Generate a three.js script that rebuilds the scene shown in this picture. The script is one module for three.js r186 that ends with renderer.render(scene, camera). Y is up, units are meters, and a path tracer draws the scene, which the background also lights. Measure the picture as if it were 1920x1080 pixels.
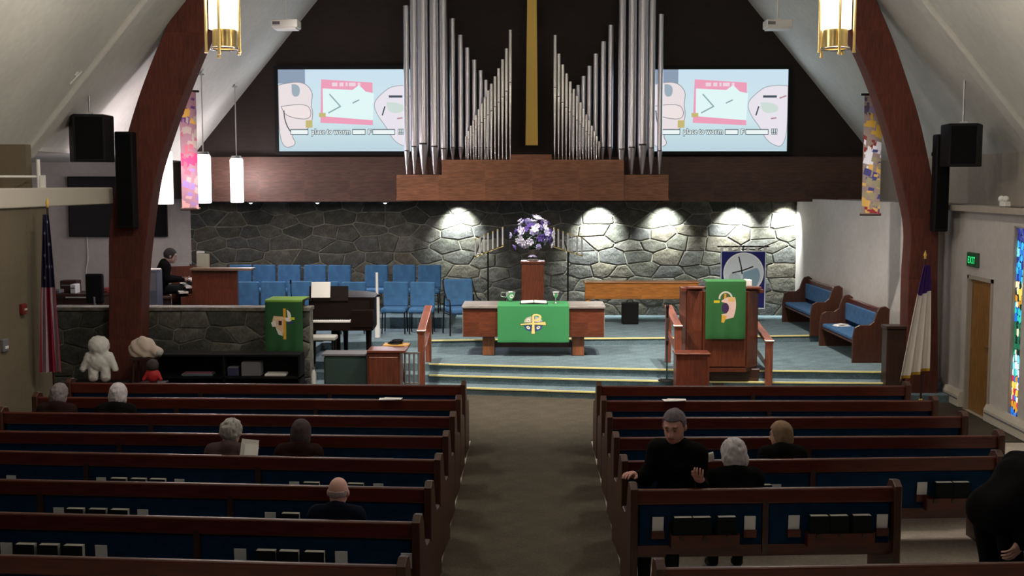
import * as THREE from 'three';
import { RoundedBoxGeometry } from 'three/addons/geometries/RoundedBoxGeometry.js';
import { mergeGeometries, mergeVertices } from 'three/addons/utils/BufferGeometryUtils.js';
import { RectAreaLightUniformsLib } from 'three/addons/lights/RectAreaLightUniformsLib.js';

// ------------------------------------------------------------------ camera, light, exposure
const scene = new THREE.Scene();
scene.background = new THREE.Color(0x000000);
const renderer = new THREE.WebGLRenderer({ antialias: true });
renderer.toneMapping = THREE.LinearToneMapping;
renderer.toneMappingExposure = 2.0;
renderer.shadowMap.enabled = true;
RectAreaLightUniformsLib.init();
const F = 2170, EYE = 3.2;
const camera = new THREE.PerspectiveCamera(2 * Math.atan(540 / F) * 180 / Math.PI, 16 / 9, 0.05, 200);
camera.position.set(0, EYE, 0);
camera.rotation.order = 'YXZ';
camera.rotation.y = Math.atan(36 / F);
camera.rotation.x = -Math.atan(195 / F);
camera.updateMatrixWorld();
const I_LANTERN = 9, I_UPLIGHT = 12, I_PENDANT = 3, I_CHANCEL = 80, I_WALLWASH = 22, I_CHOIR = 9, I_SCREEN = 0.5;

// pixel of the photograph (1920 x 1080) -> point on a plane the thing touches
function ray(px, py) { return new THREE.Vector3((px - 960) / F, (540 - py) / F, -1).applyQuaternion(camera.quaternion); }
function P(px, py, d) { const r = ray(px, py); return camera.position.clone().addScaledVector(r, d / -r.z); }         // on the plane z = -d
function GH(px, py, h) { const r = ray(px, py); return camera.position.clone().addScaledVector(r, (h - EYE) / r.y); }  // on a level at height h
function PX(px, py, X) { const r = ray(px, py); return camera.position.clone().addScaledVector(r, X / r.x); }          // on a wall x = X

// ------------------------------------------------------------------ helpers
let seed = 12345;
const rnd = () => { seed = (seed + 0x6d2b79f5) | 0; let t = Math.imul(seed ^ (seed >>> 15), 1 | seed); t = (t + Math.imul(t ^ (t >>> 7), 61 | t)) ^ t; return ((t ^ (t >>> 14)) >>> 0) / 4294967296; };
const rr = (a, b) => a + (b - a) * rnd();
const V = (x, y, z) => new THREE.Vector3(x, y, z);
const taken = new Map();
function numbered(name) { const n = taken.get(name) ?? 0; taken.set(name, n + 1); return n ? name + '_' + String(n).padStart(3, '0') : name; }
function clean(g) {
  if (g.index) g = g.toNonIndexed();
  for (const k of Object.keys(g.attributes)) if (!['position', 'normal', 'uv'].includes(k)) g.deleteAttribute(k);
  if (!g.attributes.normal) g.computeVertexNormals();
  if (!g.attributes.uv) g.setAttribute('uv', new THREE.BufferAttribute(new Float32Array(g.attributes.position.count * 2), 2));
  return g;
}
function merge(list) { return list.length === 1 ? clean(list[0]) : mergeGeometries(list.map(clean)); }
// uv in metres, u along the grain (the longest side unless given)
function metric(g, grain) {
  g.computeBoundingBox();
  const s = g.boundingBox.getSize(V()), p = g.attributes.position, n = g.attributes.normal, uv = new Float32Array(p.count * 2);
  const ax = grain ?? (s.x >= s.y && s.x >= s.z ? 0 : s.y >= s.z ? 1 : 2);
  for (let i = 0; i < p.count; i += 3) {
    let nx = 0, ny = 0, nz = 0;
    for (let k = 0; k < 3; k++) { nx += n.getX(i + k); ny += n.getY(i + k); nz += n.getZ(i + k); }
    nx = Math.abs(nx); ny = Math.abs(ny); nz = Math.abs(nz);
    const d = nx > ny && nx > nz ? 0 : ny > nz ? 1 : 2, rest = [0, 1, 2].filter((a) => a !== d);
    const u = rest.includes(ax) ? ax : rest[0], v = rest.find((a) => a !== u);
    for (let k = 0; k < 3; k++) { uv[(i + k) * 2] = p.getComponent(i + k, u); uv[(i + k) * 2 + 1] = p.getComponent(i + k, v) + d * 0.37; }
  }
  g.setAttribute('uv', new THREE.BufferAttribute(uv, 2));
  return g;
}
function part(parent, name, geos, mat, o = {}) {
  let g = Array.isArray(geos) ? merge(geos) : geos;
  if (!o.keep) { g = clean(g); if (!o.keepUV) metric(g, o.grain); }
  const m = new THREE.Mesh(g, mat);
  m.name = name; m.castShadow = m.receiveShadow = true;
  if (o.label) m.userData.label = o.label;
  if (o.kind) m.userData.kind = o.kind;
  if (o.at) m.position.set(...o.at);
  if (o.ry) m.rotation.y = o.ry;
  parent.add(m);
  return m;
}
function thing(name, label, category, at = [0, 0, 0], ry = 0, group) {
  const g = new THREE.Group();
  g.name = numbered(name); g.position.set(...at); g.rotation.y = ry;
  g.userData = { label, category };
  if (group) g.userData.group = group;
  scene.add(g);
  return g;
}
function single(name, label, category, geos, mat, o = {}) {
  const m = part(scene, numbered(name), geos, mat, o);
  m.userData.label = label; m.userData.category = category;
  if (o.group) m.userData.group = o.group;
  return m;
}
function struct(name, geos, mat, label, o = {}) {
  const m = part(scene, numbered(name), geos, mat, o);
  m.userData.kind = 'structure'; m.userData.label = label; m.userData.category = o.category ?? name.split('_')[0];
  return m;
}
function copyOf(o, at, ry, label, group) {
  const c = o.clone();
  c.name = numbered(o.name.replace(/_\d\d\d$/, ''));
  c.position.set(...at); if (ry !== undefined) c.rotation.y = ry;
  c.userData = { ...o.userData }; if (label) c.userData.label = label; if (group) c.userData.group = group;
  scene.add(c);
  return c;
}
const place = (g, x, y, z, r = {}) => { if (r.rx) g.rotateX(r.rx); if (r.rz) g.rotateZ(r.rz); if (r.ry) g.rotateY(r.ry); return g.translate(x, y, z); };
const B = (w, h, d, x = 0, y = 0, z = 0, r = {}) => place(new THREE.BoxGeometry(w, h, d), x, y, z, r);
const RB = (w, h, d, x = 0, y = 0, z = 0, r = {}) => place(new RoundedBoxGeometry(w, h, d, r.seg ?? 1, Math.min(r.r ?? 0.01, Math.min(w, h, d) * 0.45)), x, y, z, r);
const C = (r1, r2, h, x = 0, y = 0, z = 0, seg = 16, r = {}) => place(new THREE.CylinderGeometry(r1, r2, h, seg), x, y, z, r);
const S = (r, x, y, z, sx = 1, sy = 1, sz = 1, n = 12) => new THREE.SphereGeometry(r, n, Math.max(6, n * 0.7 | 0)).scale(sx, sy, sz).translate(x, y, z);
const bar = (a, b, r, seg = 6) => { const d = b.clone().sub(a), g = new THREE.CylinderGeometry(r, r, d.length(), seg); g.applyQuaternion(new THREE.Quaternion().setFromUnitVectors(V(0, 1, 0), d.normalize())); return g.translate((a.x + b.x) / 2, (a.y + b.y) / 2, (a.z + b.z) / 2); };
const tube = (pts, r, n = 24, seg = 6) => new THREE.TubeGeometry(new THREE.CatmullRomCurve3(pts), n, r, seg);
const lathe = (pts, seg = 20) => new THREE.LatheGeometry(pts.map((p) => new THREE.Vector2(p[0], p[1])), seg);
function ext(pts, depth, bevel = 0) {   // pts in x, y; extruded along z from 0 to depth
  const s = new THREE.Shape(pts.map((p) => new THREE.Vector2(p[0], p[1])));
  return new THREE.ExtrudeGeometry(s, { depth, bevelEnabled: bevel > 0, bevelSize: bevel, bevelThickness: bevel, bevelSegments: 1, curveSegments: 8 });
}
function level(pts, y0, y1) {           // a plan outline (x, d) raised from y0 to y1
  return ext(pts.map(([x, d]) => [x, d]), y1 - y0).rotateX(-Math.PI / 2).translate(0, y0, 0);
}

// signed distance bodies
const rcone = (p, a, b, ra, rb) => {
  const bx = b[0] - a[0], by = b[1] - a[1], bz = b[2] - a[2], px = p[0] - a[0], py = p[1] - a[1], pz = p[2] - a[2];
  const t = Math.max(0, Math.min(1, (px * bx + py * by + pz * bz) / (bx * bx + by * by + bz * bz + 1e-9)));
  return Math.hypot(px - bx * t, py - by * t, pz - bz * t) - (ra + (rb - ra) * t);
};
const ell = (p, c, r) => { const x = (p[0] - c[0]) / r[0], y = (p[1] - c[1]) / r[1], z = (p[2] - c[2]) / r[2], k = Math.hypot(x, y, z); return (k - 1) * Math.min(r[0], r[1], r[2]); };
const smin = (a, b, k) => { const h = Math.max(k - Math.abs(a - b), 0) / k; return Math.min(a, b) - h * h * k * 0.25; };
function iso(f, lo, hi, cell) {
  const n = [0, 1, 2].map((i) => Math.ceil((hi[i] - lo[i]) / cell) + 1), id = (x, y, z) => (z * n[1] + y) * n[0] + x;
  const val = new Float32Array(n[0] * n[1] * n[2]);
  for (let z = 0; z < n[2]; z++) for (let y = 0; y < n[1]; y++) for (let x = 0; x < n[0]; x++) val[id(x, y, z)] = f([lo[0] + x * cell, lo[1] + y * cell, lo[2] + z * cell]);
  const vert = new Int32Array(val.length).fill(-1), pos = [], idx = [];
  const E = [[0, 0, 0, 1, 0, 0], [0, 1, 0, 1, 1, 0], [0, 0, 1, 1, 0, 1], [0, 1, 1, 1, 1, 1], [0, 0, 0, 0, 1, 0], [1, 0, 0, 1, 1, 0], [0, 0, 1, 0, 1, 1], [1, 0, 1, 1, 1, 1], [0, 0, 0, 0, 0, 1], [1, 0, 0, 1, 0, 1], [0, 1, 0, 0, 1, 1], [1, 1, 0, 1, 1, 1]];
  for (let z = 0; z < n[2] - 1; z++) for (let y = 0; y < n[1] - 1; y++) for (let x = 0; x < n[0] - 1; x++) {
    let c = 0, sx = 0, sy = 0, sz = 0;
    for (const e of E) {
      const a = val[id(x + e[0], y + e[1], z + e[2])], b = val[id(x + e[3], y + e[4], z + e[5])];
      if ((a < 0) === (b < 0)) continue;
      const t = a / (a - b); c++;
      sx += x + e[0] + (e[3] - e[0]) * t; sy += y + e[1] + (e[4] - e[1]) * t; sz += z + e[2] + (e[5] - e[2]) * t;
    }
    if (c) { vert[id(x, y, z)] = pos.length / 3; pos.push(lo[0] + sx / c * cell, lo[1] + sy / c * cell, lo[2] + sz / c * cell); }
  }
  const quad = (a, b, c, d, flip) => { if (a < 0 || b < 0 || c < 0 || d < 0) return; if (flip) idx.push(a, c, b, a, d, c); else idx.push(a, b, c, a, c, d); };
  for (let z = 1; z < n[2] - 1; z++) for (let y = 1; y < n[1] - 1; y++) for (let x = 1; x < n[0] - 1; x++) {
    const a = val[id(x, y, z)] < 0;
    if (a !== (val[id(x + 1, y, z)] < 0)) quad(vert[id(x, y - 1, z - 1)], vert[id(x, y, z - 1)], vert[id(x, y, z)], vert[id(x, y - 1, z)], !a);
    if (a !== (val[id(x, y + 1, z)] < 0)) quad(vert[id(x - 1, y, z - 1)], vert[id(x - 1, y, z)], vert[id(x, y, z)], vert[id(x, y, z - 1)], !a);
    if (a !== (val[id(x, y, z + 1)] < 0)) quad(vert[id(x - 1, y - 1, z)], vert[id(x, y - 1, z)], vert[id(x, y, z)], vert[id(x - 1, y, z)], !a);
  }
  const g = new THREE.BufferGeometry();
  g.setAttribute('position', new THREE.BufferAttribute(new Float32Array(pos), 3));
  g.setIndex(idx); g.computeVertexNormals();
  return g;
}

// irregular convex cells that fill a w x h rectangle; sq stretches them sideways, gap is the joint
function cells(w, h, cw, ch, gap, jit = 0.36) {
  const rows = Math.max(1, Math.round(h / ch)), pts = [];
  for (let r = 0; r < rows; r++) {
    const cols = Math.max(1, Math.round(w / cw));
    for (let c = -1; c <= cols; c++) pts.push([(c + 0.5 + (r % 2) * 0.5 + rr(-jit, jit)) * w / cols, (r + 0.5 + rr(-jit, jit) * 0.8) * h / rows]);
  }
  const sq = ch / cw, out = [];
  for (const p of pts) {
    let poly = [[0, 0], [w, 0], [w, h], [0, h]];
    for (const q of pts) {
      if (q === p || Math.abs(q[0] - p[0]) > cw * 3.5 || Math.abs(q[1] - p[1]) > ch * 3.5) continue;
      const nx = (q[0] - p[0]) * sq * sq, ny = q[1] - p[1], L = Math.hypot(nx, ny) || 1;
      const k = (nx * (p[0] + q[0]) / 2 + ny * (p[1] + q[1]) / 2) / L - gap / 2, o = [];
      for (let i = 0; i < poly.length; i++) {
        const a = poly[i], b = poly[(i + 1) % poly.length], da = (nx * a[0] + ny * a[1]) / L - k, db = (nx * b[0] + ny * b[1]) / L - k;
        if (da <= 0) o.push(a);
        if ((da < 0 && db > 0) || (da > 0 && db < 0)) { const t = da / (da - db); o.push([a[0] + (b[0] - a[0]) * t, a[1] + (b[1] - a[1]) * t]); }
      }
      poly = o; if (poly.length < 3) break;
    }
    if (poly.length < 3) continue;
    let area = 0; poly.forEach((a, i) => { const b = poly[(i + 1) % poly.length]; area += a[0] * b[1] - a[1] * b[0]; });
    if (area / 2 < cw * ch * 0.06) continue;
    const cx = poly.reduce((s, a) => s + a[0], 0) / poly.length, cy = poly.reduce((s, a) => s + a[1], 0) / poly.length;
    out.push({ poly, cx, cy });
  }
  return out;
}
function slab(poly, cx, cy, t, rim, bulge) {  // one stone or pane around its own centre, face towards +z
  const pos = [], n = poly.length, r0 = poly.map(([x, y]) => [x - cx, y - cy, 0]), r1 = r0.map(([x, y]) => [x, y, t * 0.65]);
  const r2 = r0.map(([x, y]) => { const L = Math.hypot(x, y) || 1; return [x * (1 - rim / L), y * (1 - rim / L), t * rr(0.92, 1.08)]; });
  const tri = (a, b, c) => pos.push(...a, ...b, ...c);
  for (let i = 0; i < n; i++) {
    const j = (i + 1) % n;
    tri(r0[i], r0[j], r1[j]); tri(r0[i], r1[j], r1[i]); tri(r1[i], r1[j], r2[j]); tri(r1[i], r2[j], r2[i]); tri(r2[i], r2[j], [0, 0, t + bulge]);
  }
  const g = new THREE.BufferGeometry();
  g.setAttribute('position', new THREE.BufferAttribute(new Float32Array(pos), 3));
  g.computeVertexNormals();
  return g;
}

// ------------------------------------------------------------------ textures
const hash = (x, y, s) => { let h = Math.imul(x, 374761393) + Math.imul(y, 668265263) + Math.imul(s, 1274126177) | 0; h = Math.imul(h ^ (h >>> 13), 1274126177); return ((h ^ (h >>> 16)) >>> 0) / 4294967296; };
function vnoise(x, y, per, s) {
  const xi = Math.floor(x), yi = Math.floor(y), fx = x - xi, fy = y - yi, u = fx * fx * (3 - 2 * fx), v = fy * fy * (3 - 2 * fy), m = (a) => ((a % per) + per) % per;
  const a = hash(m(xi), m(yi), s), b = hash(m(xi + 1), m(yi), s), c = hash(m(xi), m(yi + 1), s), d = hash(m(xi + 1), m(yi + 1), s);
  return a + (b - a) * u + (c - a) * v + (a - b - c + d) * u * v;
}
function tex(n, f, srgb, size = 1) {
  const d = new Uint8Array(n * n * 4);
  for (let y = 0; y < n; y++) for (let x = 0; x < n; x++) { const c = f(x / n, y / n); for (let k = 0; k < 3; k++) d[(y * n + x) * 4 + k] = Math.max(0, Math.min(255, (Array.isArray(c) ? c[k] : c) * 255)); d[(y * n + x) * 4 + 3] = 255; }
  const t = new THREE.DataTexture(d, n, n);
  t.wrapS = t.wrapT = THREE.RepeatWrapping; t.magFilter = THREE.LinearFilter; t.minFilter = THREE.LinearMipmapLinearFilter;
  if (srgb) t.colorSpace = THREE.SRGBColorSpace;
  t.repeat.set(1 / size, 1 / size); t.needsUpdate = true;
  return t;
}
const woodMap = tex(512, (u, v) => {
  const w = vnoise(u * 4, v * 16, 16, 3) * 0.3, g = vnoise(u * 8, (v + w * 0.05) * 64, 64, 1), fine = vnoise(u * 32, v * 256, 256, 2), band = vnoise(u * 2, v * 8, 8, 5);
  const k = 0.62 + 0.2 * g + 0.1 * fine + 0.14 * band; return [k, k * 0.97, k * 0.94];
}, true, 0.9);
const woodBump = tex(256, (u, v) => 0.5 + 0.35 * (vnoise(u * 8, v * 128, 128, 2) - 0.5), false, 0.9);
const carpetMap = tex(256, (u, v) => 0.66 + 0.3 * vnoise(u * 128, v * 128, 128, 7) * vnoise(u * 64, v * 64, 64, 9) + 0.12 * vnoise(u * 6, v * 6, 6, 8), true, 0.8);
const carpetBump = tex(256, (u, v) => vnoise(u * 128, v * 128, 128, 7), false, 0.8);
const plasterMap = tex(256, (u, v) => 0.9 + 0.06 * vnoise(u * 4, v * 4, 4, 11) + 0.04 * vnoise(u * 40, v * 40, 40, 12), true, 2.5);
const stoneMap = tex(256, (u, v) => { const a = vnoise(u * 5, v * 5, 5, 21), b = vnoise(u * 24, v * 24, 24, 22), c = vnoise(u * 90, v * 90, 90, 23), k = 0.5 + 0.28 * a + 0.18 * b + 0.12 * c; return [k, k * (0.98 + 0.03 * a), k * (0.92 + 0.1 * b)]; }, true, 0.7);
const stoneBump = tex(256, (u, v) => 0.55 * vnoise(u * 9, v * 9, 9, 31) + 0.3 * vnoise(u * 30, v * 30, 30, 32) + 0.15 * vnoise(u * 90, v * 90, 90, 33), false, 0.7);
const clothMap = tex(256, (u, v) => 0.8 + 0.1 * Math.sin(u * 256 * 0.785) * Math.sin(v * 256 * 0.785) + 0.12 * vnoise(u * 10, v * 10, 10, 41), true, 0.5);
const tileMap = tex(256, (u, v) => 0.84 + 0.1 * vnoise(u * 60, v * 60, 60, 51) + 0.08 * vnoise(u * 8, v * 8, 8, 52), true, 1.2);

const lin = (r, g, b) => new THREE.Color().setRGB(r, g, b);
const M = (color, roughness = 0.7, o = {}) => new THREE.MeshPhysicalMaterial({ color, roughness, ...o });
const wood = (r, g, b, rough = 0.4, coat = 0.25) => M(lin(r, g, b), rough, { map: woodMap, bumpMap: woodBump, bumpScale: 0.0008, clearcoat: coat, clearcoatRoughness: 0.25 });
const m = {
  pew: wood(0.115, 0.019, 0.008, 0.35, 0.12), pewEnd: wood(0.075, 0.024, 0.011, 0.45, 0.08), arch: wood(0.165, 0.04, 0.026, 0.8, 0), chancel: wood(0.2, 0.055, 0.026, 0.4, 0.3),
  honey: wood(0.72, 0.28, 0.05, 0.45), organ: wood(0.42, 0.175, 0.09, 0.5, 0.1), door: wood(0.4, 0.2, 0.045, 0.5), fascia: wood(0.125, 0.062, 0.046, 0.6, 0), gable: wood(0.024, 0.0125, 0.0105, 0.75, 0), redwood: wood(0.19, 0.045, 0.022, 0.42), piano: M(lin(0.011, 0.006, 0.005), 0.5, { map: woodMap, specularIntensity: 0.3 }),
  rail: wood(0.34, 0.11, 0.065, 0.4), darkwood: wood(0.06, 0.022, 0.014, 0.5),
  navy: M(lin(0.008, 0.038, 0.095), 1, { map: clothMap, specularIntensity: 0.2 }), blue: M(lin(0.055, 0.17, 0.36), 0.9, { map: clothMap }), chairBlue: M(lin(0.06, 0.2, 0.42), 0.9, { map: clothMap }),
  ceiling: M(lin(0.62, 0.63, 0.59), 0.95, { map: plasterMap }), wall: M(lin(0.62, 0.59, 0.565), 0.92, { map: plasterMap }), wallShaded: M(lin(0.17, 0.14, 0.095), 0.92, { map: plasterMap }), recess: M(lin(0.42, 0.375, 0.32), 0.92, { map: plasterMap }), cream: M(lin(0.6, 0.56, 0.48), 0.6),
  aisle: M(lin(0.1, 0.082, 0.054), 1, { map: carpetMap, bumpMap: carpetBump, bumpScale: 0.004 }), chancelCarpet: M(lin(0.2, 0.3, 0.345), 1, { map: carpetMap, bumpMap: carpetBump, bumpScale: 0.004 }), tile: M(lin(0.72, 0.64, 0.56), 0.5, { map: tileMap }),
  strip: M(lin(0.85, 0.75, 0.32), 0.55), mortar: M(lin(0.42, 0.43, 0.38), 0.95, { map: stoneMap }),
  black: M(lin(0.006, 0.006, 0.007), 0.6, { specularIntensity: 0.4 }), grille: M(lin(0.005, 0.005, 0.006), 0.9, { specularIntensity: 0.2 }), screenBlack: M(lin(0.006, 0.006, 0.008), 0.25), white: M(lin(0.8, 0.8, 0.78), 0.5), paper: M(lin(0.82, 0.81, 0.78), 0.8), card: M(lin(0.66, 0.69, 0.7), 0.8), page: M(lin(0.84, 0.83, 0.79), 0.8), cover: M(lin(0.006, 0.009, 0.01), 0.7, { specularIntensity: 0.3 }), coverWine: M(lin(0.05, 0.01, 0.014), 0.5),
  brass: M(lin(0.78, 0.6, 0.26), 0.3, { metalness: 1 }), gold: M(lin(0.8, 0.53, 0.11), 0.5, { metalness: 0.1 }), chrome: M(lin(0.7, 0.71, 0.73), 0.25, { metalness: 1 }), steel: M(lin(0.42, 0.42, 0.42), 0.4, { metalness: 0.8 }),
  pipe: M(lin(0.7, 0.7, 0.76), 0.3, { metalness: 1 }), pipeDark: M(lin(0.03, 0.03, 0.035), 0.5), pipeThin: M(lin(0.8, 0.78, 0.76), 0.24, { metalness: 1 }),
  greyBox: M(lin(0.16, 0.16, 0.18), 0.7), teal: M(lin(0.022, 0.05, 0.045), 0.8), red: M(lin(0.5, 0.02, 0.025), 0.6), leaf: M(lin(0.03, 0.07, 0.025), 0.7), purple: M(lin(0.11, 0.05, 0.33), 0.85), flagWhite: M(lin(0.72, 0.7, 0.68), 0.9),
  glassGlow: M(lin(0.9, 0.88, 0.85), 0.4, { emissive: lin(1, 0.96, 0.92), emissiveIntensity: 1.3 }), pendGlow: M(lin(0.9, 0.88, 0.9), 0.4, { emissive: lin(1, 0.95, 0.98), emissiveIntensity: 1.4 }), lamp: M(lin(0.9, 0.9, 0.9), 0.4, { emissive: lin(1, 0.97, 0.95), emissiveIntensity: 2.5 }),
};
const stoneMats = [[0.15, 0.158, 0.135], [0.2, 0.206, 0.178], [0.145, 0.154, 0.146], [0.19, 0.184, 0.15], [0.115, 0.126, 0.11], [0.235, 0.24, 0.218], [0.14, 0.152, 0.155]].map(([r, g, b]) => M(lin(r, g, b), 0.85, { map: stoneMap, bumpMap: stoneBump, bumpScale: 0.012 }));

function canvas(w, h, draw) {
  const c = document.createElement('canvas'); c.width = w; c.height = h;
  draw(c.getContext('2d'), w, h);
  const t = new THREE.CanvasTexture(c); t.colorSpace = THREE.SRGBColorSpace;
  return t;
}

// ------------------------------------------------------------------ room shell
const ZB = 2.2;                                         // rear wall behind the camera
const roofY = (x) => 11.87 - 1.2 * Math.abs(x);
const alongZ = (g, d0, d1) => g.translate(0, 0, -d1);    // extruded outlines run from depth d0 to d1
const prism = (pts, d0, d1) => alongZ(ext(pts, d1 - d0), d0, d1);
struct('floor', [B(13.4, 0.2, 26.4, 0, -0.1, -10.9)], m.tile, 'light beige tile floor under the pews and in the side aisle');
struct('floor', [B(1.5, 0.012, 14.25 + ZB, 0, 0.006, (ZB - 14.25) / 2), B(12.3, 0.012, 3.4, 0, 0.006, -15.95)], m.aisle, 'grey-brown carpet of the centre aisle and the crossing before the steps');
for (const s of [-1, 1]) struct('ceiling', [prism(s < 0 ? [[-6.85, roofY(6.85)], [-7.2, roofY(6.85)], [0, 12.3], [0, 11.87]] : [[6.85, roofY(6.85)], [0, 11.87], [0, 12.3], [7.2, roofY(6.85)]], -ZB, 24.3)], m.ceiling, s < 0 ? 'sloped grey-white plaster ceiling above the choir side' : 'sloped grey-white plaster ceiling above the exit door side');
// shallow plaster rib across each slope
for (const s of [-1, 1]) {
  const a = 0.5 * Math.PI - Math.atan(1.2), L = 9.2;
  const g = RB(L, 0.1, 0.34, 0, 0, 0, { r: 0.045, seg: 2 }).rotateZ(-s * Math.atan(1.2)).translate(s * 3.95, roofY(3.95) - 0.03, -15.75);
  struct('trim_' + (s < 0 ? 1 : 2), [g], m.ceiling, s < 0 ? 'shallow plaster rib running up the ceiling on the choir side' : 'shallow plaster rib running up the ceiling on the exit door side', { category: 'rib' });
}
// right wall with door and slit window openings
const doorL = PX(1857, 700, 6.2).z, doorR = PX(1810, 700, 6.2).z, doorH = 1.92;
const winN = PX(1913, 640, 6.2).z, winF = PX(1893, 640, 6.2).z, winLo = 0.12, winHi = 2.66;
const rw = (z0, z1, y0, y1) => B(0.2, y1 - y0, Math.abs(z1 - z0), 6.3, (y0 + y1) / 2, (z0 + z1) / 2);
struct('wall_right', [rw(ZB, winN, 0, 2.9), rw(winN, winF, 0, winLo), rw(winN, winF, winHi, 2.9), rw(winF, doorL, 0, 2.9), rw(doorL, doorR, doorH, 2.9), rw(doorR, -17.52, 0, 2.9)], m.wall, 'pale grey side wall holding the exit door and stained glass slit');
{ // chancel part of the right wall runs inward to the stone wall
  const a = V(6.2, 0, -17.5), b = V(P(1509, 480, 24).x, 0, -24.1), L = a.distanceTo(b), g = B(L, 2.9, 0.2, L / 2, 1.45, -0.1);
  g.rotateY(Math.atan2(-(b.z - a.z), b.x - a.x)); g.translate(a.x, 0, a.z);
  struct('wall_chancel', [g], m.wall, 'pale angled wall behind the two blue cushioned side pews');
}
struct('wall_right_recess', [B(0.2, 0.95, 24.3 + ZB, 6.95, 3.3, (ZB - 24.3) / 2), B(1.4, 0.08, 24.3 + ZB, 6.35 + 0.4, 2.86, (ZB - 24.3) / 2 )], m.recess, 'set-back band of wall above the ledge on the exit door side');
struct('wall_left', [B(0.2, 2.92, 14.8 + ZB, -6.3, 1.46, (ZB - 14.8) / 2), B(4.2, 3.7, 0.16, -8.5, 1.85, -14.72)], m.wallShaded, 'side wall with shade put into its brown plaster colour, beside the striped flag');  // plaster colour darkened and browned to carry this wall's shade
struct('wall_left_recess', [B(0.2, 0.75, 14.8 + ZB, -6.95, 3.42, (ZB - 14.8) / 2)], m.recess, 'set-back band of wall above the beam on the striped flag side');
struct('trim_3', [RB(0.75, 0.24, 17.0 + ZB, -6.53, 3.03, (ZB - 17.0) / 2, { r: 0.02 })], m.cream, 'pale boxed beam running along the top of the wall beside the striped flag', { category: 'beam' });
struct('wall_rear', [B(14.4, 12.6, 0.2, 0, 6.2, ZB + 0.1)], m.wallShaded, 'plain rear wall of the nave');
// side chapel left of the chancel
struct('wall_alcove', [B(3.8, 3.4, 0.16, -8.98, 2.0, -24.05), B(0.16, 3.6, 9.6, -10.8, 1.9, -19.4)], m.wall, 'pale wall of the side alcove carrying the wide black display');
struct('ceiling_alcove', [B(4.1, 0.12, 9.6, -8.85, 3.71, -19.4)], m.ceiling, 'flat pale ceiling of the side alcove', { category: 'ceiling' });

// ------------------------------------------------------------------ chancel levels and steps
const stepPx = {
  0.12: [[560, 720], [805, 725], [1000, 731], [1120, 735], [1260, 737], [1662, 741]],
  0.24: [[560, 697], [805, 703], [1080, 710.5], [1260, 714.5], [1450, 716.5], [1662, 718]],
  0.36: [[560, 677], [805, 682], [1080, 689], [1260, 693], [1450, 695], [1655, 697]],
  0.48: [[560, 644], [805, 638], [1000, 635], [1260, 633], [1450, 629.5], [1560, 628]],
};
let lowH = 0;
const NAMES = { 0.12: 'bottom', 0.24: 'second', 0.36: 'third', 0.48: 'top' };
for (const key of Object.keys(stepPx).sort()) {
  const h = +key, front = stepPx[key].map(([x, y]) => { const p = GH(x, y, h); return [p.x, -p.z]; });
  const xr = h > 0.4 ? 5.9 : 6.15, last = front[front.length - 1];
  const out = [...front, [xr, last[1]], [xr, 24], [h > 0.4 ? -10.7 : -4, 24], [h > 0.4 ? -10.7 : -4, front[0][1]]];
  const s = struct('floor_step', [level(out, lowH, h)], m.chancelCarpet, NAMES[key] + ' blue-grey carpeted step of the chancel, edged in yellow', { category: 'step' });
  // yellow nosing
  const nose = [];
  const f2 = front.slice(1);
  for (let i = 0; i < f2.length - 1; i++) { const a = f2[i], b = f2[i + 1], L = Math.hypot(b[0] - a[0], b[1] - a[1]); nose.push(B(L + 0.004, 0.022, 0.035, 0, 0, 0).rotateY(Math.atan2(b[1] - a[1], b[0] - a[0])).translate((a[0] + b[0]) / 2, h - 0.004, -(a[1] + b[1]) / 2 + 0.004)); }
  part(s, 'nosing_strip', nose, m.strip, { label: 'pale yellow edge strip' });
  lowH = h;
}
struct('floor_choir', [level([[-10.7, 17.75], [-3.6, 17.75], [-3.6, 20.4], [-10.7, 20.4]], 0, 0.48)], m.chancelCarpet, 'carpeted choir floor behind the low stone wall', { category: 'floor' });
struct('floor_riser', [level([[-8.2, 21.75], [-1.55, 21.75], [-1.55, 23.95], [-8.2, 23.95]], 0.48, 0.68)], m.chancelCarpet, 'carpeted riser under the back row of blue choir chairs', { category: 'riser' });

// ------------------------------------------------------------------ back wall: stone below, dark gable above
const XL = P(352, 480, 24).x, XR = P(1509, 480, 24).x;
{
  const w = XR - XL, h = 2.42, y0 = 0.46;
  const back = struct('wall_back_stone', [B(w, 2.9, 0.2, (XL + XR) / 2, 1.45, -24.1)], m.mortar, 'random rubble stone wall with pale mortar behind the communion table');
  for (const c of cells(w, h, 0.54, 0.27, 0.024, 0.36)) {
    const s = part(back, 'stone', slab(c.poly, c.cx, c.cy, rr(0.014, 0.03), 0.014, rr(0, 0.01)), stoneMats[rnd() * stoneMats.length | 0]);
    s.position.set(XL + c.cx, y0 + c.cy, -24.0);
  }
}
const fasL = P(345, 330, 23).x, fasR = P(1622, 330, 23).x, fasLo = P(900, 378, 23).y, fasHi = P(900, 294, 23).y;
struct('trim_4', [B(fasR - fasL, fasHi - fasLo, 0.12, (fasL + fasR) / 2, (fasHi + fasLo) / 2, -23.06), B(fasR - fasL, 0.06, 1.0, (fasL + fasR) / 2, fasLo + 0.03, -23.55)], m.fascia, 'brown wooden fascia and soffit above the stone wall', { category: 'fascia' });
struct('wall_back', [prism([[fasL - 0.4, 2.9], [fasR + 0.6, 2.9], [6.95, roofY(6.85)], [0, 11.95], [-6.95, roofY(6.85)], [fasL - 0.4, 3.6]], 23.16, 23.4)], m.gable, 'dark brown wooden gable wall behind the organ pipes');

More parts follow.
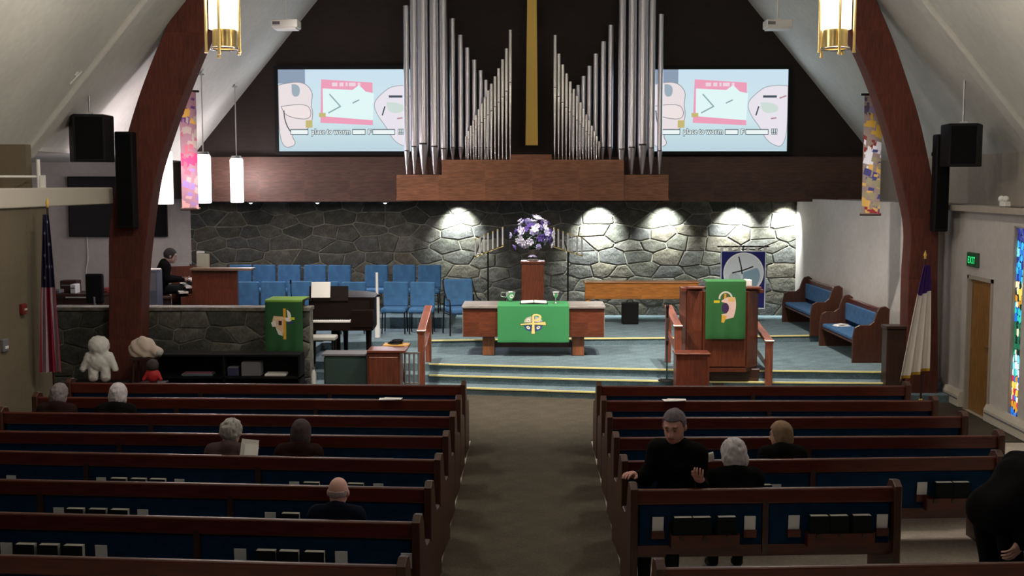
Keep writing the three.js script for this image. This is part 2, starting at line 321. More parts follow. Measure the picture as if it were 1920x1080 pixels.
// ------------------------------------------------------------------ laminated arches
function archSide(s) {
  const outer = s > 0 ? [[1758, 752], [1757, 520], [1757, 400], [1740, 300], [1722, 220], [1700, 150], [1676, 80], [1642, 0], [1580, -130], [1440, -400], [1230, -760]] : [[205, 752], [205, 520], [206, 430], [225, 310], [240, 250], [265, 170], [300, 80], [337, 0], [410, -150], [560, -430], [770, -760]];
  const inner = s > 0 ? [[1700, 752], [1705, 520], [1709, 430], [1692, 340], [1665, 235], [1628, 130], [1585, 40], [1565, 0], [1470, -170], [1330, -430], [1190, -690]] : [[262, 752], [266, 520], [275, 430], [290, 330], [318, 240], [352, 150], [390, 60], [418, 0], [520, -180], [660, -430], [810, -690]];
  const pt = ([x, y]) => { const p = P(x, y, 17.0); return V(p.x, Math.max(0, p.y), 0); };
  const smooth = (l) => new THREE.CatmullRomCurve3(l.map(pt)).getPoints(50).map((p) => [p.x, Math.max(0.012, p.y)]);
  const cap = s > 0 ? [[0, 11.2], [0, 11.9]] : [[0, 11.2], [0, 11.9]];
  const pts = [...smooth(outer), cap[1], cap[0], ...smooth(inner).reverse()];
  const t = thing('laminated_arch', s > 0 ? 'tall curved red-brown laminated timber arch beside the exit door wall' : 'tall curved red-brown laminated timber arch rising behind the white plush figure', 'arch');
  const o = pts.map(([x, y]) => { const xx = s > 0 ? Math.max(0.02, x) : Math.min(-0.02, x); return [xx, Math.min(y, roofY(xx) - 0.02)]; });
  part(t, 'timber', [ext(o, 0.33, 0.012).translate(0, 0, -17.35)], m.arch, { grain: 1 });
  return t;
}
archSide(-1); archSide(1);

// ------------------------------------------------------------------ lamps
function point(x, y, z, I, color = 0xfff0e0, r = 4) { const l = new THREE.PointLight(color, I); l.position.set(x, y, z); l.castShadow = true; l.shadow.radius = r; scene.add(l); return l; }
function spot(from, to, I, angle, pen, color = 0xfff2e2, r = 2) { const l = new THREE.SpotLight(color, I, 0, angle, pen); l.position.copy(from); l.target.position.copy(to); l.castShadow = true; l.shadow.radius = r; scene.add(l, l.target); return l; }
function lantern(px, label, back = 0, k = 1) {
  const c = P(px, 55, 11.7), lowest = P(px, 104, 11.7).y, R = 0.15, H = 1.05;
  c.z += back;
  const t = thing('lantern', label, 'lantern', [c.x, lowest, c.z]);
  const g0 = c.y - lowest;
  part(t, 'glass_cylinder', [lathe([[0.001, g0], [R, g0], [R, g0 + H], [0.001, g0 + H]], 24)], m.glassGlow, { label: 'glowing white glass cylinder' });
  part(t, 'reflector', [lathe([[R * 0.72, g0 - 0.19], [R * 0.78, g0 - 0.18], [R * 0.78, g0 - 0.005], [R * 0.72, g0 - 0.005]], 24)], m.brass);
  part(t, 'ring', [new THREE.TorusGeometry(R * 0.9, 0.012, 6, 28).rotateX(Math.PI / 2).translate(0, g0 - 0.19, 0)], m.chrome);
  for (let k = 0; k < 5; k++) { const a = k * 1.2566 + 0.35, x = Math.cos(a) * (R + 0.028), z = Math.sin(a) * (R + 0.028); part(t, 'rod', [C(0.015, 0.015, H + g0 - 0.02 + 0.2, x, (H + g0) / 2 + 0.1 - (k % 2) * 0.03 + 0.02, z, 8), C(0.02, 0.02, 0.02, x, 0.03 - (k % 2) * 0.03, z, 8)], m.brass); }
  const top = roofY(c.x) - lowest;
  part(t, 'hanger', [C(0.012, 0.012, top - g0 - H, 0, (top + g0 + H) / 2, 0, 8), C(R + 0.05, R + 0.05, 0.04, 0, g0 + H + 0.02, 0, 20)], m.brass);
  spot(V(c.x, lowest + g0 + H + 0.1, c.z), V(c.x, 12, c.z), I_UPLIGHT * k, 1.25, 0.5, 0xfff4e8, 5);
  point(c.x, c.y + 0.5, c.z + 0.32, I_LANTERN * 0.5 * k, 0xfff1e2, 5); point(c.x, c.y + 0.5, c.z - 0.32, I_LANTERN * 0.5 * k, 0xfff1e2, 5);
}
lantern(420.5, 'big brass-rodded lantern with glowing white cylinder on the choir side of the nave');
lantern(1567, 'big brass-rodded lantern with glowing white cylinder on the exit door side of the nave');
lantern(420.5, 'second brass-rodded lantern over the rear pews on the choir side', 7.2, 0.22);
lantern(1567, 'second brass-rodded lantern over the rear pews on the exit door side', 7.2, 0.22);
for (const [px, top, bot, d, label] of [[445, 297, 380, 22.2, 'glowing white pendant cylinder close to the brown fascia'], [383, 290, 381, 19.9, 'glowing white pendant cylinder beside the pink hanging banner'], [310, 283, 383, 17.8, 'glowing white pendant cylinder partly hidden by the laminated arch']]) {
  const a = P(px, top, d), b = P(px, bot, d), H = a.y - b.y, R = 0.125, t = thing('pendant_lamp', label, 'pendant lamp', [b.x, b.y, b.z]);
  part(t, 'glass_cylinder', [lathe([[0.001, 0], [R * 0.9, 0], [R, 0.015], [R, H - 0.03], [R * 0.85, H], [0.001, H]], 20)], m.pendGlow, { label: 'glowing white glass' });
  part(t, 'cap', [C(R * 0.7, R * 0.9, 0.05, 0, H + 0.025, 0, 16)], m.steel);
  const top2 = roofY(b.x) - b.y;
  part(t, 'stem', [C(0.011, 0.011, top2 - H, 0, (top2 + H) / 2, 0, 6), C(0.05, 0.05, 0.03, 0, top2 - 0.05, 0, 12)], m.steel);
  point(b.x + 0.05, b.y + H * 0.55, b.z + 0.22, I_PENDANT * 0.6, 0xffeef0, 4); point(b.x, b.y + H * 0.55, b.z - 0.22, I_PENDANT * 0.4, 0xffeef0, 4);
}
// theatre spotlights high on the slopes light the chancel from above the picture
for (const [x, d, tx, td, I, ang = 0.54, ty = 0.4] of [[-2.6, 15.4, -0.1, 18.0, 1.15], [2.6, 15.4, 0.5, 18.1, 1.15], [-3.3, 16.6, -2.6, 21.6, 0.4], [3.4, 16.2, 3.6, 19.4, 1], [0.9, 16.4, 0.02, 21.8, 1.9, 0.065, 2.3]]) {
  const y = roofY(x) - 0.75, from = V(x, y, -d), to = V(tx, ty, -td), dir = to.clone().sub(from).normalize(), t = thing('ceiling_spotlight', 'black can spotlight on the ceiling slope above the ' + (x < -3 ? 'choir' : ty > 1 ? 'purple flowers' : x < 0 ? 'lectern side of the table' : x < 3 ? 'pulpit side of the table' : 'pulpit'), 'spotlight', [x, y, -d]);
  const q = new THREE.Quaternion().setFromUnitVectors(V(0, -1, 0), dir);
  part(t, 'can', [lathe([[0.001, 0.3], [0.09, 0.3], [0.11, 0], [0.1, 0], [0.085, 0.26], [0.001, 0.26]], 18).applyQuaternion(q)], m.black);
  part(t, 'lens', [C(0.085, 0.085, 0.01, 0, 0.06, 0, 18).applyQuaternion(q)], m.lamp);
  part(t, 'bracket', [C(0.015, 0.015, 0.7, 0, 0.46, 0, 6)], m.black);
  spot(from.clone().addScaledVector(dir, 0.03), to, I_CHANCEL * I, ang, 0.7, 0xfff3e6, 5);
}
// recessed wall washers under the soffit; the first ones point at the choir
{
  const xs = [470, 595, 722, 858, 992, 1124, 1250, 1385, 1479];
  xs.forEach((px, i) => {
    const choir = i < 3, p = P(px, 377, choir ? 23.2 : 23.62), y = fasLo;
    const t = thing('recessed_downlight', choir ? 'small bright recessed downlight under the fascia above the choir chairs' : 'recessed wall-washing downlight above the rubble stone wall', 'downlight', [p.x, y, p.z], 0, choir ? 'downlights over the choir' : 'wall washers over the stone wall');
    part(t, 'trim_ring', [choir ? lathe([[0.045, -0.001], [0.07, -0.001], [0.075, -0.02], [0.05, -0.03], [0.045, -0.001]], 18) : lathe([[0.045, 0.0], [0.07, 0.0], [0.07, -0.008], [0.045, -0.008], [0.045, 0.0]], 18)], m.steel);
    part(t, 'bulb', [choir ? S(0.042, 0, -0.012, 0, 1, 0.9, 1) : S(0.042, 0, 0.012, 0, 1, 0.5, 1)], m.lamp, { label: 'bright bulb' });
    if (choir) spot(V(p.x, y - 0.06, p.z), V(p.x + 0.1, 0.6, p.z + 2.2), I_CHOIR, 0.62, 0.8, 0xf6f3fa, 2);
    else if (i === 4) spot(V(p.x, y - 0.06, p.z + 0.2), V(0.02, 2.2, -21.5), I_WALLWASH * 0.6, 0.42, 0.6, 0xf1eeff, 2);
    else spot(V(p.x, y - 0.05, p.z), V(p.x, y - 0.62, p.z - 0.36), I_WALLWASH * (i === 5 ? 1.6 : i === 3 ? 0.8 : i === 6 ? 0.85 : 1.1), 0.78, 0.9, 0xf8fbf4, 1.5);
  });
}

// ------------------------------------------------------------------ pipe organ, cross and screens
{
  const D = 22.45, k = F / D, base = P(998, 376, D - 0.3), cx = base.x;
  const t = thing('pipe_organ', 'silver pipe organ with two fanned ranks above a brown wooden case', 'pipe organ', [cx, base.y, -22.6]);
  const Y = (py) => P(998, py, D).y - base.y, X = (px) => P(px, 300, D).x - cx;
  const hc = Y(300), hs = Y(328);
  part(t, 'case_centre', [B(X(1168) - X(830), hc, 0.62, (X(1168) + X(830)) / 2, hc / 2, 0.08), B(X(1168) - X(830) + 0.03, 0.05, 0.66, (X(1168) + X(830)) / 2, 0.025, 0.09)], m.organ);
  part(t, 'case_top_block', [B(X(1034) - X(958), Y(290) - hc, 0.5, X(996), (Y(290) + hc) / 2, 0.08)], m.organ);
  for (const [a, b] of [[745, 830], [1168, 1252]]) part(t, 'case_wing', [B(X(b) - X(a), hs, 0.5, (X(a) + X(b)) / 2, hs / 2, 0.06), B(X(b) - X(a) + 0.02, 0.04, 0.53, (X(a) + X(b)) / 2, 0.02, 0.06)], m.organ);
  // pipe: px centre, px width, top, mouth, foot; z forward offset
  const pipe = (px, w, top, mouth, foot, z, mat = m.pipe) => {
    const r = w / k / 2, x = X(px), y0 = Y(foot) - 0.005, ym = Y(mouth), yt = Y(top);
    const p = part(t, 'organ_pipe', [lathe([[r * 0.28, y0], [r * 0.98, ym - r * 0.3], [r, ym], [r, yt], [r * 0.86, yt], [r * 0.86, yt - 0.05]], r > 0.05 ? 20 : 12)], mat);
    p.position.set(x, 0, z);
    const lip = [];
    for (let i = 0; i < 5; i++) { const a0 = Math.PI / 2 - 0.7 + i * 0.28, a1 = a0 + 0.28; lip.push(B(r * 0.3, r * 0.32, 0.006, Math.cos((a0 + a1) / 2) * r, ym + r * 0.05, Math.sin((a0 + a1) / 2) * r, { ry: Math.PI / 2 - (a0 + a1) / 2 })); }
    part(p, 'mouth', lip, m.pipeDark, { label: 'dark pipe mouth' });
  };
  // big pipes on the wings
  for (const [px, w, top, mo] of [[763, 11, 10, 283], [777, 14, -30, 275], [794, 21, -75, 270], [815, 18, -95, 275], [832, 15, -60, 279]]) pipe(px, w, top, mo, 326, 0.12);
  for (const [px, w, top, mo] of [[1237, 10, 27, 283], [1221, 13, -30, 278], [1204, 20, -75, 272], [1184, 17, -95, 277], [1165, 14, -60, 280]]) pipe(px, w, top, mo, 326, 0.12);
  // descending rank behind
  for (const [px, w, top] of [[848, 11, 32], [863, 10.5, 63], [876, 9.5, 87], [889, 9, 110], [901, 8.5, 130], [911, 8, 148], [920, 7, 166]]) pipe(px, w, top, 276, 299, -0.05);
  for (const [px, w, top] of [[1145, 11, 45], [1131, 10.5, 76], [1117, 9.5, 99], [1105, 9, 122], [1094, 8.5, 141], [1084, 8, 158], [1075, 7, 174]]) pipe(px, w, top, 276, 299, -0.05);
  // slim rank in front climbing to the cross, with mouths on a slant
  const nL = 15;
  for (const s of [-1, 1]) for (let i = 0; i < nL; i++) {
    const f = i / (nL - 1), px = s < 0 ? 957 - 83 * f - 6 * Math.sin(f * 3.1) : 1040 + 83 * f + 6 * Math.sin(f * 3.1);
    const mo = (s < 0 ? 155 : 165) + 112 * Math.pow(f, 0.72), top = (s < 0 ? 57 : 67) + 198 * Math.pow(f, 0.66), w = 6.6 - 3 * f;
    pipe(px, w, top, mo, 299, 0.22 - 0.08 * f, m.pipeThin);
  }
}
{
  const D = 22.75, b = P(997, 272, D), y = b.y, t = thing('wall_cross', 'tall gilded wooden cross hanging between the two organ ranks', 'cross', [b.x, y, -D]);
  const H = 4.4, w0 = 0.115, w1 = 0.07;
  part(t, 'upright', [ext([[-w0, 0], [w0, 0], [w1, H], [-w1, H]], 0.1, 0.006).translate(0, 0, -0.05)], m.gold);
  part(t, 'crossbar', [B(1.9, 0.17, 0.1, 0, P(997, -6, D).y - y + 0.1, 0.008), ], m.gold);
  part(t, 'bracket', [B(0.08, 0.3, 0.42, 0, 2.4, -0.24)], m.black);
}
function screen(x0, x1, label) {
  const D = 23.02, a = P(x0, 130, D), b = P(x1, 283.5, D), w = b.x - a.x, h = a.y - b.y, t = thing('projection_screen', label, 'screen', [(a.x + b.x) / 2, b.y, -D]);
  const img = canvas(640, Math.round(640 * h / w), (c, W, H) => {
    const g = c.createLinearGradient(0, 0, 0, H); g.addColorStop(0, '#cfe6f4'); g.addColorStop(0.6, '#d3ebf2'); g.addColorStop(1, '#bfd8e2'); c.fillStyle = g; c.fillRect(0, 0, W, H);
    c.fillStyle = '#8fa0b6'; c.fillRect(0, 0, W * 0.2, H * 0.17);
    const blob = (pts, f, s) => { c.beginPath(); c.moveTo(pts[0][0] * W, pts[0][1] * H); for (let i = 1; i < pts.length; i++) { const p = pts[i], q = pts[(i + 1) % pts.length]; c.quadraticCurveTo(p[0] * W, p[1] * H, (p[0] + q[0]) / 2 * W, (p[1] + q[1]) / 2 * H); } c.closePath(); c.fillStyle = f; c.fill(); if (s) { c.strokeStyle = s; c.lineWidth = 3; c.stroke(); } };
    // a hand holding a card from each side
    blob([[0, 0.19], [0.1, 0.15], [0.2, 0.16], [0.26, 0.28], [0.24, 0.42], [0.26, 0.56], [0.22, 0.75], [0.08, 0.78], [0.14, 0.93], [0, 0.97]], '#efe4e6', '#8d8f97');
    blob([[0.02, 0.45], [0.2, 0.4], [0.25, 0.52], [0.22, 0.62], [0.05, 0.57]], '#f4e8e8', '#8f8c92');
    blob([[0.1, 0.18], [0.16, 0.17], [0.16, 0.33], [0.1, 0.33]], '#9fb1bd');
    c.strokeStyle = '#555b60'; c.lineWidth = 5; c.beginPath(); c.moveTo(0.04 * W, 0.5 * H); c.quadraticCurveTo(0.04 * W, 0.68 * H, 0.1 * W, 0.78 * H); c.stroke();
    blob([[1, 0.2], [0.86, 0.18], [0.76, 0.3], [0.7, 0.42], [0.74, 0.58], [0.8, 0.7], [0.86, 0.9], [1, 0.97]], '#eee9f2', '#9aa0ab');
    c.strokeStyle = '#48505a'; c.lineWidth = 10; c.beginPath(); c.moveTo(0.82 * W, 0.33 * H); c.lineTo(0.92 * W, 0.33 * H); c.stroke();
    c.lineWidth = 6; c.beginPath(); c.moveTo(0.79 * W, 0.45 * H); c.lineTo(0.77 * W, 0.56 * H); c.stroke();
    blob([[0.8, 0.4], [0.92, 0.4], [0.94, 0.52], [0.82, 0.54]], '#d3e2dc');
    c.strokeStyle = '#b98b96'; c.lineWidth = 6; c.beginPath(); c.moveTo(0.94 * W, 0.35 * H); c.lineTo(0.99 * W, 0.32 * H); c.moveTo(0.88 * W, 0.6 * H); c.lineTo(0.92 * W, 0.59 * H); c.stroke();
    // pink card with white envelope
    c.fillStyle = '#f2a3bd'; c.beginPath(); c.moveTo(0.32 * W, 0.12 * H); c.lineTo(0.7 * W, 0.16 * H); c.lineTo(0.7 * W, 0.68 * H); c.lineTo(0.31 * W, 0.65 * H); c.closePath(); c.fill();
    c.fillStyle = '#f4dbe6'; for (const [x, w2] of [[0.4, 0.04], [0.455, 0.03], [0.5, 0.015], [0.525, 0.05], [0.59, 0.02]]) c.fillRect(x * W, 0.16 * H, w2 * W, 0.045 * H);
    c.fillStyle = '#e6fdfc'; c.beginPath(); c.moveTo(0.33 * W, 0.23 * H); c.lineTo(0.55 * W, 0.25 * H); c.lineTo(0.6 * W, 0.19 * H); c.lineTo(0.65 * W, 0.27 * H); c.lineTo(0.71 * W, 0.29 * H); c.lineTo(0.7 * W, 0.62 * H); c.lineTo(0.33 * W, 0.57 * H); c.closePath(); c.fill();
    c.strokeStyle = '#8eb0ae'; c.lineWidth = 6; c.beginPath(); c.moveTo(0.38 * W, 0.3 * H); c.lineTo(0.46 * W, 0.45 * H); c.lineTo(0.37 * W, 0.53 * H); c.moveTo(0.55 * W, 0.41 * H); c.lineTo(0.6 * W, 0.37 * H); c.stroke();
    c.fillStyle = '#c9bb7a'; c.fillRect(0.2 * W, 0.62 * H, 0.05 * W, 0.09 * H); c.fillRect(0.3 * W, 0.53 * H, 0.05 * W, 0.05 * H);
    // caption, legible only in part
    c.font = 'bold ' + Math.round(H * 0.085) + 'px sans-serif'; c.textAlign = 'left'; c.lineWidth = 5; c.strokeStyle = '#40525a';
    const y = 0.79 * H, word = (t2, x, w2) => { c.strokeText(t2, x * W, y, w2 * W); c.fillStyle = '#f2fbfb'; c.fillText(t2, x * W, y, w2 * W); };
    const smear = (x, w2) => { c.fillStyle = '#46585f'; c.fillRect((x - 0.004) * W, y - H * 0.062, (w2 + 0.008) * W, H * 0.07); c.fillStyle = '#f2fbfb'; c.fillRect(x * W, y - H * 0.052, w2 * W, H * 0.05); };
    smear(0.09, 0.125); word('place', 0.24, 0.105); word('to', 0.356, 0.04); word('worm', 0.408, 0.125); smear(0.55, 0.09); word('F', 0.66, 0.03); smear(0.7, 0.16); word('!!!', 0.885, 0.05);
  });
  const F2 = 0.07;
  part(t, 'frame', [B(w + 2 * F2, F2, 0.09, 0, -F2 / 2, -0.05), B(w + 2 * F2, F2, 0.09, 0, h + F2 / 2, -0.05), B(F2, h, 0.09, -w / 2 - F2 / 2, h / 2, -0.05), B(F2, h, 0.09, w / 2 + F2 / 2, h / 2, -0.05), B(w, h, 0.05, 0, h / 2, -0.08)], m.black);
  part(t, 'picture', [new THREE.PlaneGeometry(w, h).translate(0, h / 2, -0.045)], new THREE.MeshStandardMaterial({ color: 0x111111, roughness: 0.9, emissive: 0xffffff, emissiveMap: img, emissiveIntensity: 0.47 }), { keep: true, label: 'projected picture of two hands holding a pink and white card' });
  const l = new THREE.RectAreaLight(0xd8ecf6, I_SCREEN, w, h); l.position.set((a.x + b.x) / 2, b.y + h / 2, -D + 0.02); l.lookAt(l.position.x, l.position.y, 0); scene.add(l);
}
screen(520, 775, 'projection screen on the gable wall at the choir side of the organ');
screen(1221, 1476, 'projection screen on the gable wall at the pulpit side of the organ');
for (const [px, label] of [[537, 'white ceiling projector on a thin pole above the choir side screen'], [1458, 'white ceiling projector on a thin pole above the pulpit side screen']]) {
  const p = P(px, 56, 19), t = thing('projector', label, 'projector', [p.x, p.y, p.z]);
  part(t, 'body', [RB(0.42, 0.13, 0.34, 0, 0.085, 0, { r: 0.02, seg: 2 }), B(0.36, 0.02, 0.3, 0, 0.01, 0)], m.white);
  part(t, 'lens', [C(0.035, 0.04, 0.06, -0.08, 0.09, -0.18, 12, { rx: Math.PI / 2 })], m.black);
  part(t, 'vent_panel', [B(0.12, 0.05, 0.004, -0.13, 0.09, 0.172)], m.greyBox);
  const top = roofY(p.x) - p.y;
  part(t, 'pole', [C(0.016, 0.016, top - 0.14, 0, (top + 0.14) / 2, 0, 8), C(0.07, 0.07, 0.02, 0, 0.16, 0, 12)], m.white);
}

// ------------------------------------------------------------------ loudspeakers, display, wall items
function hungSpeaker(px, y0, y1, d, w, ry, label) {
  const a = P(px, y0, d), b = P(px, y1, d), H = a.y - b.y, t = thing('hanging_loudspeaker', label, 'loudspeaker', [b.x, b.y, b.z], ry);
  part(t, 'cabinet', [ext([[-w / 2, 0.2], [w / 2, 0.2], [w * 0.34, -0.2], [-w * 0.34, -0.2]], H, 0.012).rotateX(-Math.PI / 2)], m.black);
  part(t, 'grille', [RB(w * 0.62, H * 0.92, 0.02, 0, H / 2, 0.21, { r: 0.008 })], m.grille);
  const top = roofY(b.x) - b.y;
  part(t, 'bracket', [C(0.014, 0.014, top - H + 0.03, 0, (top + H) / 2, 0, 8), B(0.1, 0.03, 0.1, 0, H + 0.03, 0)], m.steel);
}
hungSpeaker(171, 217, 302, 16.3, 0.58, 0.28, 'black wedge loudspeaker hanging from the slope above the striped flag');
hungSpeaker(1803, 234, 311, 16.4, 0.53, -0.28, 'black wedge loudspeaker hanging from the slope above the exit sign');
for (const [px, y0, y1, w, label] of [[240, 247, 428, 0.26, 'tall slim black column loudspeaker on the arch above the white plush figure'], [1760, 252, 434, 0.2, 'tall slim black column loudspeaker on the arch above the white and purple flag']]) {
  const a = P(px, y0, 16.85), b = P(px, y1, 16.85), H = a.y - b.y, t = thing('column_loudspeaker', label, 'loudspeaker', [b.x, b.y, -16.85]);
  part(t, 'cabinet', [RB(w, H, 0.2, 0, H / 2, 0, { r: 0.02 })], m.black);
  part(t, 'grille', [RB(w * 0.8, H * 0.94, 0.02, 0, H / 2, 0.1, { r: 0.008 })], m.grille);
  for (const f of [0.2, 0.8]) part(t, 'bracket', [B(0.06, 0.05, 0.06, px < 900 ? 0.02 : -0.06, H * f, -0.12)], m.black);
}
{
  const a = P(126, 331, 23.88), b = P(314, 444, 23.88), w = b.x - a.x, h = a.y - b.y, t = thing('wall_display', 'wide switched-off black display on the pale alcove wall', 'display', [(a.x + b.x) / 2, b.y, -23.9]);
  part(t, 'bezel', [RB(w, h, 0.07, 0, h / 2, 0, { r: 0.01 })], m.black);
  part(t, 'panel', [B(w - 0.04, h - 0.04, 0.006, 0, h / 2, 0.036)], m.screenBlack);
  part(t, 'cable', [tube([V(-w * 0.33, 0.02, -0.03), V(-w * 0.33, -0.5, -0.04), V(-w * 0.35, -0.7, -0.04), V(-w * 0.345, -1.2, -0.03)], 0.012, 20, 5)], m.white);
}
{ // door
  const zc = (doorL + doorR) / 2, w = Math.abs(doorL - doorR), t = new THREE.Group(); t.name = 'door_1'; t.position.set(6.2, 0, zc); t.rotation.y = -Math.PI / 2; t.userData = { kind: 'structure', label: 'honey brown wooden door beneath the green exit sign', category: 'door' }; scene.add(t);
  part(t, 'leaf', [B(w - 0.1, doorH - 0.07, 0.045, 0, (doorH - 0.07) / 2 + 0.01, -0.06)], m.door, { grain: 1 });
  part(t, 'frame', [B(0.05, doorH, 0.14, -w / 2 + 0.025, doorH / 2, -0.05), B(0.05, doorH, 0.14, w / 2 - 0.025, doorH / 2, -0.05), B(w, 0.05, 0.14, 0, doorH - 0.025, -0.05)], m.recess);
  part(t, 'handle', [C(0.012, 0.012, 0.12, w / 2 - 0.16, 0.98, 0.0, 8, { rz: Math.PI / 2 }), C(0.025, 0.025, 0.03, w / 2 - 0.11, 0.98, -0.025, 12, { rx: Math.PI / 2 })], m.brass);
}
{ // exit sign
  const c = PX(1828, 487, 6.2), t = thing('exit_sign', 'small glowing green EXIT sign over the wooden door', 'exit sign', [6.2, c.y - 0.1, c.z], -Math.PI / 2);
  part(t, 'box', [RB(0.36, 0.2, 0.05, 0, 0.1, 0.025, { r: 0.01 })], M(lin(0.05, 0.09, 0.06), 0.5));
  const img = canvas(256, 128, (g, W, H) => { g.fillStyle = '#063015'; g.fillRect(0, 0, W, H); g.fillStyle = '#37f08a'; g.font = 'bold 100px sans-serif'; g.textAlign = 'center'; g.textBaseline = 'middle'; g.fillText('EXIT', W / 2, H / 2 + 4, 236); });
  part(t, 'face', [new THREE.PlaneGeometry(0.33, 0.17).translate(0, 0.1, 0.052)], new THREE.MeshStandardMaterial({ color: 0x050505, emissive: 0xffffff, emissiveMap: img, emissiveIntensity: 0.5 }), { keep: true, label: 'glowing green letters EXIT' });
}
{ // stained glass slit window
  const w = Math.abs(winN - winF), h = winHi - winLo, t = new THREE.Group(); t.name = 'window_1'; t.position.set(6.24, winLo, winN); t.rotation.y = -Math.PI / 2; t.userData = { kind: 'structure', label: 'narrow stained glass window with a yellow sun among blue and green panes', category: 'window' }; scene.add(t);
  part(t, 'leading', [B(w, h, 0.02, -w / 2, h / 2, -0.02)], m.black);
  part(t, 'window_frame', [B(0.02, h, 0.06, -0.01, h / 2, 0), B(0.02, h, 0.06, -w + 0.01, h / 2, 0), B(w, 0.02, 0.06, -w / 2, 0.01, 0), B(w, 0.02, 0.06, -w / 2, h - 0.01, 0)], m.recess);
  const glass = (r, g, b, e = 0.48) => M(lin(r * 0.3, g * 0.3, b * 0.3), 0.2, { emissive: lin(r, g, b), emissiveIntensity: e });
  const pal = { navy: glass(0.03, 0.05, 0.4, 0.3), blue: glass(0.02, 0.2, 0.75), sky: glass(0.05, 0.55, 0.9), cyan: glass(0.25, 0.85, 0.95), amber: glass(0.75, 0.33, 0.03), yellow: glass(1, 0.75, 0.12), cream: glass(1, 0.9, 0.6), green: glass(0.03, 0.3, 0.15, 0.25), teal: glass(0.03, 0.65, 0.5), white: glass(0.85, 0.88, 1), red: glass(0.7, 0.02, 0.08), dark: glass(0.01, 0.06, 0.05, 0.2) };
  const sunY = h * 0.66, sunX = w * 0.5;
  for (const c of cells(w - 0.04, h - 0.04, 0.062, 0.085, 0.009)) {
    const x = c.cx + 0.02, y = c.cy + 0.02, f = y / h, ds = Math.hypot(x - sunX, (y - sunY) * 1.0), q = rnd();
    const name = ds < 0.075 ? 'yellow' : ds < 0.19 ? (q < 0.45 ? 'cream' : q < 0.7 ? 'amber' : 'dark') : f > 0.93 ? 'navy' : f > 0.6 ? (q < 0.35 ? 'blue' : q < 0.7 ? 'sky' : q < 0.9 ? 'cyan' : 'navy') : f > 0.52 ? (q < 0.5 ? 'sky' : q < 0.8 ? 'blue' : 'teal') : f > 0.36 ? (q < 0.55 ? 'green' : q < 0.8 ? 'dark' : q < 0.9 ? 'teal' : 'cream') : f > 0.24 ? (q < 0.5 ? 'white' : q < 0.8 ? 'cyan' : 'teal') : f > 0.07 ? (q < 0.3 ? 'red' : q < 0.5 ? 'amber' : q < 0.65 ? 'yellow' : q < 0.85 ? 'blue' : 'white') : 'blue';
    const s = part(t, 'pane', slab(c.poly, c.cx, c.cy, 0.008, 0.002, 0), pal[name]);
    s.position.set(-x, y, -0.01);
  }
}
{ // heating cover along the foot of the right wall
  const z0 = doorR - 0.02, z1 = -17.1;
  const mk = (a, b, label) => { const L = Math.abs(a - b), t = thing('baseboard_heater', label, 'heater', [6.2, 0, (a + b) / 2], -Math.PI / 2); part(t, 'cover', [ext([[0, 0.02], [0, 0.24], [0.05, 0.24], [0.085, 0.17], [0.085, 0.02]], L).rotateY(-Math.PI / 2).translate(L / 2, 0, 0)], m.cream); part(t, 'slot', [B(L - 0.06, 0.02, 0.012, 0, 0.13, 0.085)], m.greyBox); };
  mk(z0, z1, 'cream baseboard heater between the wooden door and the arch'); mk(doorL + 0.02, -13.2, 'cream baseboard heater under the stained glass window');
}
{ const c = PX(40, 580, -6.2), t = thing('fire_alarm', 'small red fire alarm box on the shade-toned side wall', 'fire alarm', [-6.2, c.y - 0.06, c.z], Math.PI / 2); part(t, 'box', [RB(0.12, 0.13, 0.05, 0, 0.065, 0.025)], M(lin(0.16, 0.012, 0.012), 0.5)); part(t, 'handle', [B(0.06, 0.02, 0.012, 0, 0.06, 0.055)], m.cream); }
{ const c = PX(6, 648, -6.2), t = thing('thermostat', 'small wall thermostat on the shade-toned side wall', 'thermostat', [-6.2, c.y - 0.07, c.z], Math.PI / 2); part(t, 'body', [RB(0.14, 0.15, 0.04, 0, 0.075, 0.02)], m.greyBox); part(t, 'dial', [B(0.08, 0.03, 0.01, 0, 0.05, 0.042)], m.white); }
{ const c = PX(1876, 378, 6.26), t = thing('emergency_light', 'small white twin-head emergency light on the ledge above the exit sign', 'emergency light', [6.32, 2.9, c.z], -Math.PI / 2); part(t, 'body', [RB(0.2, 0.07, 0.08, 0, 0.035, 0, { r: 0.012 })], m.white); for (const s of [-1, 1]) part(t, 'head', [S(0.045, s * 0.07, 0.1, 0.02)], m.white); }
{ const a = P(2, 332, 14.0), b = P(68, 331, 14.6), t = thing('ledge_rail', 'thin white rail with an upright end post on the pale beam', 'rail', [a.x, 3.15, a.z]); const q = b.clone().sub(a); part(t, 'rail', [bar(V(-q.x * 2, a.y - 3.15, -q.z * 2), V(q.x, b.y - 3.15, q.z), 0.015)], m.white); part(t, 'post', [C(0.025, 0.025, 0.36, q.x + 0.03, 0.18, q.z, 8), B(0.06, 0.16, 0.05, q.x + 0.08, 0.08, q.z)], m.white); part(t, 'foot', [C(0.015, 0.015, a.y - 3.15, -q.x, (a.y - 3.15) / 2, -q.z, 6)], m.white); }
{ const a = P(133, 206, 15.4), y = roofY(a.x); const t = thing('ceiling_hook_rod', 'short pale metal rod fixed to the slope near the wedge loudspeaker', 'rod', [a.x, y - 0.02, a.z]); part(t, 'rod', [bar(V(0, 0, 0), V(0.16, 0.16, 0), 0.012)], m.white); part(t, 'plate', [B(0.06, 0.02, 0.06, 0.1, 0.13, 0, { rz: 0.8 })], m.white); }

